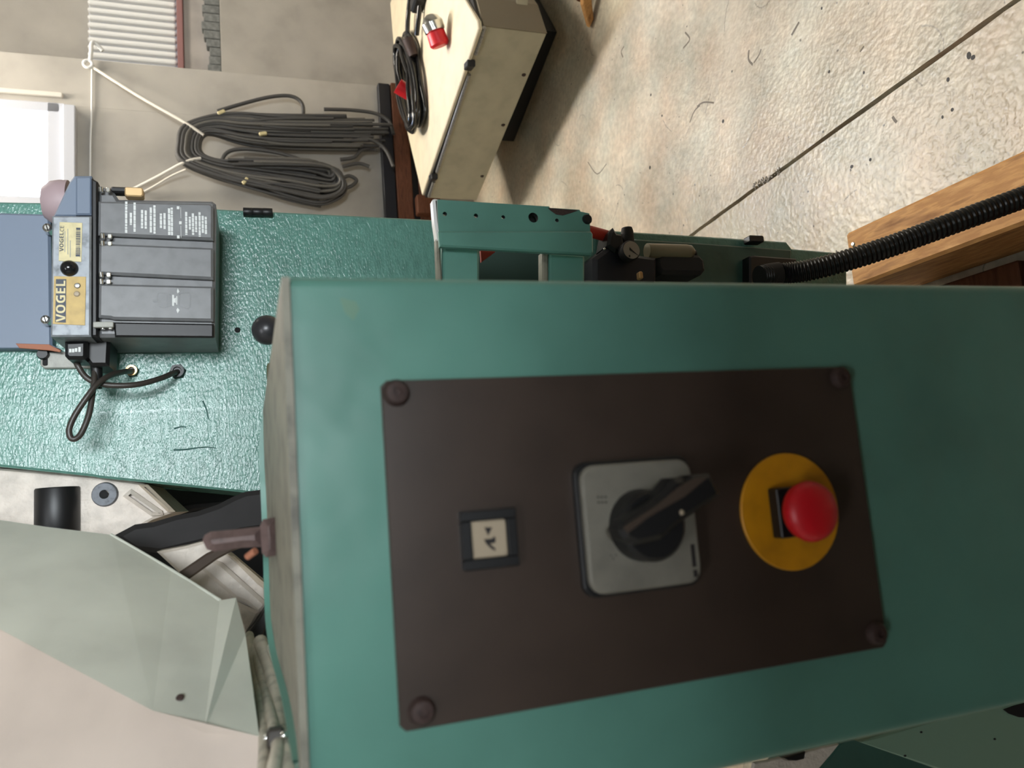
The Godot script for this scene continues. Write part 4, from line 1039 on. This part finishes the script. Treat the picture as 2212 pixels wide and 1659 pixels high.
func pedestal() -> void:
	var p := thing("machine_pedestal", "teal machine pedestal with a slanted face below and left of the control box", "pedestal", Vector3(-0.42, 0.0, -0.45))
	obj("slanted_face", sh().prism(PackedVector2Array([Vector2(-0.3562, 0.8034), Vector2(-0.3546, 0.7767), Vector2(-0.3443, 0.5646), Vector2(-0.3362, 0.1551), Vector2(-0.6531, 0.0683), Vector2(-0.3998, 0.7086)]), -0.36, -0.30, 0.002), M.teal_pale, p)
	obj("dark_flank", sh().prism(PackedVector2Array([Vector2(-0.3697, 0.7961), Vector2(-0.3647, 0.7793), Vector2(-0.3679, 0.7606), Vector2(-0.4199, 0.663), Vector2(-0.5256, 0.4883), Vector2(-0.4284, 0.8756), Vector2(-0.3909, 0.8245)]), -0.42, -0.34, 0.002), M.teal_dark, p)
	obj("slot", sh().prism(PackedVector2Array([Vector2(-0.3554, 0.5999), Vector2(-0.3539, 0.5839), Vector2(-0.353, 0.5473), Vector2(-0.3728, 0.5519), Vector2(-0.3668, 0.5796), Vector2(-0.3612, 0.5926)]), -0.302, -0.2985), M.dark, p)
	for e in [Vector3(-0.3599, 0.7208, -0.299), Vector3(-0.3798, 0.747, -0.299), Vector3(-0.3844, 0.6189, -0.299)]:
		obj("paint_chip", sh().prism(circ(Vector2(e.x, e.y), 0.0010, 8, 0.0016), -0.3002, -0.2992), M.dark, p)
	obj("base_body", sh().block(Vector3(-0.46, 0.24, -0.50), Vector3(0.36, 0.48, 0.28), 0.006), M.teal_dark, p)
	var sheet := obj("torn_sheet", sh().prism(PackedVector2Array([Vector2(-0.3845, 0.9266), Vector2(-0.3669, 0.9219), Vector2(-0.3631, 0.9202), Vector2(-0.3638, 0.9032), Vector2(-0.3635, 0.8871), Vector2(-0.3655, 0.8833), Vector2(-0.3675, 0.8772), Vector2(-0.3685, 0.8692), Vector2(-0.3689, 0.8616), Vector2(-0.3674, 0.8572), Vector2(-0.3633, 0.8565), Vector2(-0.3626, 0.8337), Vector2(-0.363, 0.8118), Vector2(-0.371, 0.8229), Vector2(-0.3813, 0.8391), Vector2(-0.3964, 0.8629)]), -0.327, -0.322, 0.001), M.cast)
	tag(sheet, "torn beige sheet sticking out under the control box beside the pedestal", "sheet")
	var knob := obj("black_stop", sh().prism(PackedVector2Array([Vector2(-0.3612, 0.8894), Vector2(-0.3608, 0.8731), Vector2(-0.3602, 0.8607), Vector2(-0.3671, 0.8635), Vector2(-0.3673, 0.8729), Vector2(-0.3651, 0.883)]), -0.321, -0.315, 0.001), M.black)
	tag(knob, "small black rounded stop over the torn beige sheet", "stop")


func pallet_and_conduit() -> void:
	var pa := thing("pallet", "orange-brown wooden pallet under the machine, lower right", "pallet", Vector3(0.2, 0.0, -0.4))
	var beam := sh()
	beam.block(Vector3(0.3685, 0.085, -0.14), Vector3(0.121, 0.17, 1.50), 0.006)
	obj("runner", beam, M.timber, pa)
	for k in 3:
		obj("deck_board", sh().block(Vector3(-0.10, 0.181, -1.12 + k * 0.15), Vector3(0.62, 0.022, 0.12), 0.003), M.timber_dark, pa)
	for k in 4:
		obj("floor_shade_board", sh().block(Vector3(-0.06, 0.012, -0.72 + k * 0.2), Vector3(0.70, 0.024, 0.185), 0.003), M.timber_dark, pa)  # dark boards added to imitate shadow on the floor under the machine
	obj("nail_head", sh().lathe([Vector2(0, 0.0025), Vector2(0.004, 0.002), Vector2(0.0055, 0)], Transform3D(Basis(), Vector3(0.3983, 0.17, -0.8718)), 12), M.chrome, pa)
	var c := thing("conduit", "black corrugated flexible conduit curving down from the machine to the right", "conduit", Vector3(0.2502, 0.5544, -0.6))
	var path := Shape.smooth_path([Vector3(0.2415, 0.6271, -0.6), Vector3(0.2467, 0.582, -0.6), Vector3(0.2467, 0.5478, -0.575), Vector3(0.2544, 0.4998, -0.545), Vector3(0.2681, 0.4429, -0.515), Vector3(0.2844, 0.3867, -0.485), Vector3(0.3038, 0.3214, -0.455), Vector3(0.323, 0.255, -0.425), Vector3(0.3367, 0.2047, -0.395)], 110)
	var length := 0.0
	for i in path.size() - 1:
		length += path[i].distance_to(path[i + 1])
	var ribs := length / 0.0066
	obj("corrugated_tube", sh().sweep(path, func(f): return 0.0168 + 0.0010 * cos(TAU * f * ribs), 22), M.conduit, c)
	obj("socket_plate", sh().prism(PackedVector2Array([Vector2(0.3059, 0.572), Vector2(0.3078, 0.5622), Vector2(0.3038, 0.4731), Vector2(0.2969, 0.4742), Vector2(0.289, 0.4853), Vector2(0.234, 0.4996), Vector2(0.2337, 0.5821)]), -0.715, -0.69, 0.003), M.black, c)
	obj("collar", sh().tube([Vector3(0.2439, 0.6143, -0.605), Vector3(0.2458, 0.5995, -0.603), Vector3(0.2466, 0.5874, -0.6)], 0.0195, 20), M.rubber, c)


func cabinet() -> void:
	var c := thing("electrical_cabinet", "cream sheet-metal cabinet lying low on feet, cables on its lid", "cabinet", Vector3(1.9, 0.0, -2.9))
	var foot := PackedVector2Array([Vector2(1.5235, 3.484), Vector2(1.79, 2.33), Vector2(1.96, 2.40), Vector2(3.0, 3.2), Vector2(3.0, 4.02), Vector2(2.43, 3.98)])
	var upx := Transform3D(Basis(Vector3(1, 0, 0), Vector3(0, 0, -1), Vector3(0, 1, 0)), Vector3.ZERO)
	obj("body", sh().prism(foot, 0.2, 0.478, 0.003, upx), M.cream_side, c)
	var lid := PackedVector2Array([Vector2(1.540, 3.492), Vector2(1.76, 2.305), Vector2(1.80, 2.31), Vector2(1.97, 2.44), Vector2(3.02, 3.2), Vector2(3.02, 4.03), Vector2(2.43, 3.99)])
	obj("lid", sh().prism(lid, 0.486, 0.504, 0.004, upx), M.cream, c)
	obj("lid_seal", sh().prism(foot, 0.476, 0.488, 0.0, upx), M.black, c)
	# bright bead along the near lid edge, broken by two catches
	var a := Vector3(1.512, 0.476, -3.47)
	var b := Vector3(1.772, 0.476, -2.31)
	for s in [[0.02, 0.13], [0.2, 0.78], [0.88, 1.0]]:
		obj("edge_bead", sh().tube([a.lerp(b, s[0]), a.lerp(b, (s[0] + s[1]) / 2), a.lerp(b, s[1])], 0.009, 10), M.steel, c)
	for s in [0.165, 0.83]:
		obj("catch", sh().block(a.lerp(b, s) + Vector3(-0.004, 0.012, 0), Vector3(0.03, 0.035, 0.06), 0.004, Basis(Vector3.UP, -0.22)), M.black, c)
	for s in [0.18, 0.52, 0.8]:
		obj("side_rivet", sh().lathe([Vector2(0, 0.004), Vector2(0.008, 0.003), Vector2(0.01, 0)], facing(Vector3(1.5235, 0.225, -3.484).lerp(Vector3(1.79, 0.225, -2.33), s), Vector3(-0.97, 0, 0.22)), 12), M.rust, c)
	var side := PackedVector2Array([Vector2(1.786, 2.318), Vector2(1.962, 2.390), Vector2(3.0, 3.188), Vector2(2.994, 3.196), Vector2(1.956, 2.398), Vector2(1.790, 2.330)])
	obj("end_panel", sh().prism(side, 0.202, 0.474, 0.0, upx), M.end_brown, c)
	obj("end_plate", sh().block(Vector3(1.955, 0.275, -2.388), Vector3(0.1, 0.05, 0.012), 0.004, Basis(Vector3.UP, -0.4)), M.cream_side, c)
	var under := PackedVector2Array([Vector2(1.82, 3.36), Vector2(2.03, 2.66), Vector2(2.10, 2.7), Vector2(2.9, 3.2), Vector2(2.9, 3.95), Vector2(2.43, 3.92)])
	obj("underside_shade", sh().prism(under, 0.0, 0.202, 0.003, upx), M.black, c)  # black block standing for the shaded gap under the cabinet
	# coil of black cable with red plugs lying on the lid
	var coil := thing("cable_coil", "coil of black cable with a red plug heaped on the cream cabinet lid", "cable coil", Vector3(2.1971, 0.51, -3.4673))
	var cc := Vector3(2.1631, 0.51, -3.4257)
	var r := RandomNumberGenerator.new()
	r.seed = 21
	for k in 9:
		var pts := []
		var rx := r.randf_range(0.30, 0.37)
		var rz := r.randf_range(0.11, 0.17)
		var off := Vector3(r.randf_range(-0.03, 0.03), 0.012 + 0.007 * k, r.randf_range(-0.02, 0.02))
		for i in 15:
			var t := TAU * i / 14.0 + k
			pts.append(cc + off + Vector3(cos(t) * rx * 0.88 + sin(t) * rz * 0.42, r.randf_range(-0.005, 0.012), -cos(t) * rx * 0.42 + sin(t) * rz * 0.9))
		pts[14] = pts[0]
		obj("loop", sh().tube(pts, 0.0125, 8, 4), M.black_gloss, coil)
	obj("plug_body", sh().lathe([Vector2(0, -0.05), Vector2(0.03, -0.05), Vector2(0.036, 0.0), Vector2(0.04, 0.06), Vector2(0, 0.06)], facing(Vector3(2.0695, 0.57, -3.3918), Vector3(0.4, 0.7, 0.1)), 20), M.red, coil)
	obj("plug_body", sh().lathe([Vector2(0, -0.04), Vector2(0.025, -0.04), Vector2(0.03, 0.05), Vector2(0, 0.05)], facing(Vector3(2.2552, 0.56, -3.2791), Vector3(0.9, 0.3, 0.1)), 18), M.rust, coil)
	for s in [[Vector3(2.4332, 0.54, -3.4353), Vector3(2.5201, 0.54, -3.3795), Vector3(2.6153, 0.54, -3.2424)], [Vector3(2.3251, 0.53, -3.2596), Vector3(2.3898, 0.53, -3.1777), Vector3(2.5048, 0.53, -3.0821)]]:
		obj("lead", sh().tube(s, 0.013, 8), M.black_gloss, coil)
	obj("socket_block", sh().block(Vector3(2.4486, 0.535, -3.1583), Vector3(0.07, 0.06, 0.12), 0.01), M.black, coil)
	# red plug with a steel socket
	var pl := thing("power_plug", "red plug with a shiny steel collar standing on the cream cabinet lid", "plug", Vector3(2.0554, 0.504, -2.8587))
	var base := Vector3(1.9775, 0.505, -2.7732)
	obj("red_body", sh().lathe([Vector2(0, 0.0), Vector2(0.036, 0.0), Vector2(0.046, 0.01), Vector2(0.042, 0.062), Vector2(0.03, 0.068), Vector2(0, 0.068)], facing(base + Vector3(-0.02, 0.035, 0.01), Vector3(0.85, 0.35, 0.25)), 24), M.red, pl)
	obj("steel_collar", sh().lathe([Vector2(0, 0.062), Vector2(0.038, 0.062), Vector2(0.047, 0.068), Vector2(0.05, 0.105), Vector2(0.034, 0.13), Vector2(0.018, 0.14), Vector2(0, 0.14)], facing(base + Vector3(-0.02, 0.035, 0.01), Vector3(0.85, 0.35, 0.25)), 24), M.chrome, pl)
	# splintered wood on the floor
	var d := Vector3(1.9024, 0, -2.3234)
	var w := thing("wood_offcut", "splintered orange wood offcut lying on the floor past the cabinet's end", "wood offcut", d)
	obj("splinter", sh().prism(PackedVector2Array([Vector2(0, 0), Vector2(0.12, 0.012), Vector2(0.16, 0.05), Vector2(0.06, 0.045), Vector2(-0.03, 0.02)]), 0, 0.04, 0.004, Transform3D(Basis(Vector3(0.7, 0.25, 0.66).normalized(), Vector3.UP, Vector3(-0.66, 0, 0.7).normalized()).orthonormalized(), d + Vector3(-0.03, 0.004, 0.02))), M.timber, w)
	obj("dark_chunk", sh().block(d + Vector3(0.1, 0.03, 0.02), Vector3(0.10, 0.06, 0.08), 0.01, Basis(Vector3.UP, 0.6)), M.timber_dark, w)


func back_wall_things() -> void:
	# ---- great hank of cable hanging from ropes ----
	var z := -4.08
	var hank := thing("cable_hank", "big hank of dark cables hanging in loops on the back wall", "cable hank", Vector3(2.0, 0.8, z))
	var r := RandomNumberGenerator.new()
	r.seed = 40
	for k in 64:
		var u := r.randf()                      # inner to outer strands
		var e := r.randf_range(-5.0, 5.0)
		var d := r.randf_range(-0.045, 0.045)
		var e2 := r.randf_range(-6.0, 6.0)
		var end_x := r.randf_range(660.0, 850.0)
		var turn := lerpf(700.0, 738.0, u) + e
		var pts := [
			hank_at(end_x, lerpf(318, 252, u) + e2 * 1.6, d), hank_at(600, lerpf(316, 250, u) + e2, d), hank_at(520, lerpf(306, 246, u) + e, d * 0.8), hank_at(460, lerpf(291, 248, u), d * 0.6),
			hank_at(lerpf(440, 394, u), lerpf(292, 272, u), d * 0.5), hank_at(lerpf(430, 381, u), 312, d * 0.5), hank_at(lerpf(436, 388, u), lerpf(334, 352, u), d * 0.5),
			hank_at(470, lerpf(347, 389, u), d * 0.6), hank_at(540, lerpf(352, 410, u) + e, d * 0.8), hank_at(620, lerpf(356, 430, u) + e2, d), hank_at(lerpf(670, 690, u), lerpf(362, 444, u) + e2, d),
		]
		if k % 2 == 0:    # the lower end turns round and runs back up
			pts.append(hank_at(turn, lerpf(380, 425, u), d))
			pts.append(hank_at(turn + 2, lerpf(372, 396, u), d + 0.015))
			pts.append(hank_at(turn - 40, lerpf(356, 372, u) + e, d + 0.03))
			pts.append(hank_at(r.randf_range(480.0, 600.0), lerpf(350, 368, u) + e, d + 0.03))
		obj("strand", sh().tube(pts, 0.0095, 6, 5), M.strand if k % 4 else M.strand_light, hank)
	var loose := [[Vector3(2.245, 1.5449, -4.1), Vector3(2.2996, 1.4161, -4.1), Vector3(2.3577, 1.258, -4.1), Vector3(2.3777, 1.1377, -4.1), Vector3(2.3451, 1.0717, -4.1), Vector3(2.2717, 1.0612, -4.1), Vector3(2.2101, 1.0905, -4.1)], [Vector3(1.8911, 1.528, -4.08), Vector3(1.9532, 1.5214, -4.08), Vector3(1.9986, 1.475, -4.08), Vector3(2.0141, 1.373, -4.08), Vector3(2.0017, 1.2183, -4.08), Vector3(1.9669, 1.0879, -4.08)], [Vector3(2.3092, 0.9369, -4.1), Vector3(2.3177, 0.7697, -4.1), Vector3(2.3085, 0.6283, -4.1), Vector3(2.2634, 0.5444, -4.1), Vector3(2.1696, 0.5241, -4.08)], [Vector3(1.9908, 0.8552, -4.1), Vector3(2.011, 0.771, -4.1), Vector3(2.0588, 0.7265, -4.1), Vector3(2.0838, 0.6688, -4.1)], [Vector3(1.9472, 0.8434, -4.1), Vector3(1.974, 0.7449, -4.1), Vector3(1.957, 0.6812, -4.1)], [Vector3(1.7942, 0.9597, -4.1), Vector3(1.8161, 0.8167, -4.1), Vector3(1.8631, 0.7645, -4.1), Vector3(1.8904, 0.8047, -4.1), Vector3(1.8733, 0.847, -4.1)], [Vector3(2.0982, 1.0826, -4.08), Vector3(2.0825, 0.894, -4.08), Vector3(2.1119, 0.7022, -4.05), Vector3(2.0599, 0.5923, -4.05), Vector3(1.9301, 0.5479, -4.02)]]
	for s in loose:
		obj("loose_end", sh().tube(s, 0.0115, 7, 6), M.strand, hank)
	for e in [[Vector3(2.2126, 1.5235, -4.05), 0.5], [Vector3(1.8043, 1.4044, -4.05), 0.9], [Vector3(2.0899, 1.2989, -4.03), 0.2]]:
		obj("cable_tag", sh().block(e[0], Vector3(0.02, 0.045, 0.02), 0.005, Basis(Vector3(0, 0, 1), e[1])), M.gold_pale, hank)
	var grp := "ropes holding the cable hank"
	tag(obj("rope", sh().tube([Vector3(2.503, 2.2174, -4.18), Vector3(2.309, 1.9631, -4.12), Vector3(2.147, 1.7302, -4.06), Vector3(2.0716, 1.6218, -4.06)], 0.009, 8), M.rope), "pale rope running from the hook eye down to the hank's right side", "rope", grp)
	tag(obj("rope", sh().tube([Vector3(1.931, 1.6396, -4.06), Vector3(1.9036, 1.7228, -4.06), Vector3(1.8327, 1.8739, -4.12), Vector3(1.7734, 2.0129, -4.18)], 0.009, 8), M.rope), "upper of two pale ropes going up left from the hank", "rope", grp)
	tag(obj("rope", sh().tube([Vector3(1.8598, 1.7189, -4.06), Vector3(1.8338, 1.7999, -4.1), Vector3(1.7833, 1.9019, -4.15), Vector3(1.7477, 1.9776, -4.18)], 0.006, 8), M.rope), "lower, thinner of the two pale ropes going up left from the hank", "rope", grp)
	var hk := thing("wall_hook", "white eye hook with a bent rod on the wall right of the window", "hook", Vector3(2.5707, 2.2213, -4.19))
	var ring := []
	var rc := Vector3(2.5072, 2.2296, -4.17)
	for i in 17:
		ring.append(rc + Vector3(sin(TAU * i / 16.0) * 0.022, cos(TAU * i / 16.0) * 0.022, 0))
	obj("eye", sh().tube(ring, 0.009, 8, 2), M.white_metal, hk)
	obj("rod", sh().tube([Vector3(2.531, 2.2178, -4.17), Vector3(2.5881, 2.2129, -4.17), Vector3(2.6369, 2.2121, -4.18), Vector3(2.6533, 2.1972, -4.19), Vector3(2.6123, 2.1587, -4.2)], 0.011, 8), M.white_metal, hk)
	tag(obj("wall_wire", sh().tube([Vector3(2.498, 2.2121, -4.19), Vector3(2.2059, 2.2158, -4.19), Vector3(2.0671, 2.2211, -4.19), Vector3(1.7938, 2.2245, -4.19)], 0.005, 8), M.white_metal), "thin straight white wire strung across the wall below the window", "wire")
	# ---- timber and bench stored along the foot of the wall ----
	var tb := thing("timber_rack", "dark wooden beams and rails stored along the foot of the back wall", "timber rack", Vector3(1.9, 0.0, -4.1))
	obj("top_rail", sh().block(Vector3(1.8, 0.555, -4.168), Vector3(1.48, 0.075, 0.055), 0.006), M.navy, tb)
	obj("upper_beam", sh().block(Vector3(1.8, 0.462, -4.168), Vector3(1.5, 0.10, 0.055), 0.008), M.timber_dark, tb)
	obj("gap_shade", sh().block(Vector3(1.8, 0.395, -4.175), Vector3(1.5, 0.05, 0.04), 0.004), M.black, tb)  # black strip in place of the dark gap between the beams
	obj("lower_beam", sh().block(Vector3(1.8, 0.305, -4.168), Vector3(1.5, 0.13, 0.055), 0.008), M.timber_dark, tb)
	obj("short_block", sh().block(Vector3(1.72, 0.36, -4.10), Vector3(0.12, 0.09, 0.07), 0.006), M.timber_dark, tb)
	for x in [1.15, 2.45]:
		obj("post", sh().block(Vector3(x, 0.12, -4.168), Vector3(0.1, 0.24, 0.055), 0.006), M.timber_dark, tb)
	# ---- the far hall past the wall corner ----
	var cs := thing("corrugated_cladding", "pale corrugated sheet cladding high on the far hall's wall", "cladding", Vector3(3.3, 2.0, -5.35))
	for k in 30:
		var x := 2.66 + k * 0.0575
		var lo := 1.855 if k > 6 else 2.03
		obj("rib", sh().block(Vector3(x, (2.44 + lo) / 2, -5.345), Vector3(0.034, 2.44 - lo, 0.05), 0.012), M.sheet, cs)
	obj("backing_sheet", sh().block(Vector3(3.5, 2.14, -5.38), Vector3(1.74, 0.60, 0.03), 0.004), M.frame, cs)
	tag(obj("red_beam", sh().block(Vector3(3.5, 1.828, -5.34), Vector3(1.74, 0.042, 0.08), 0.006), M.brown_red), "dull red beam running under the corrugated cladding", "beam")
	tag(obj("concrete_band", sh().block(Vector3(3.5, 1.68, -5.37), Vector3(1.74, 0.25, 0.05), 0.004), M.plaster_grey), "grey concrete band under the red beam in the far hall", "wall band")
	var sk := thing("stored_slabs", "dark row of uneven slabs stored on the ledge in the far hall", "slabs", Vector3(3.3, 1.45, -5.3))
	for k in 24:
		var h := 0.07 + 0.06 * r.randf()
		obj("slab", sh().block(Vector3(2.63 + k * 0.068, 1.548 + h / 2, -5.30), Vector3(0.055 + 0.012 * r.randf(), h, 0.07), 0.006), M.stack, sk)
	tag(obj("ledge", sh().block(Vector3(3.5, 0.774, -5.33), Vector3(1.86, 1.548, 0.13), 0.008), M.plaster), "plain beige ledge carrying the dark slabs in the far hall", "ledge")


func hank_at(x: float, y: float, forward: float) -> Vector3:   # a spot in the hank's own plane just off the wall
	var o := Vector3(2.1917, 1.7188, -4.08)
	var u := (x - 400.0) / 400.0
	var v := (y - 250.0) / 200.0
	var top := o.lerp(Vector3(2.2803, 0.6611, -4.08), u)
	var low := Vector3(1.638, 1.7297, -4.08).lerp(Vector3(1.6821, 0.6928, -4.08), u)
	return top.lerp(low, v) + Vector3(0, 0, forward)
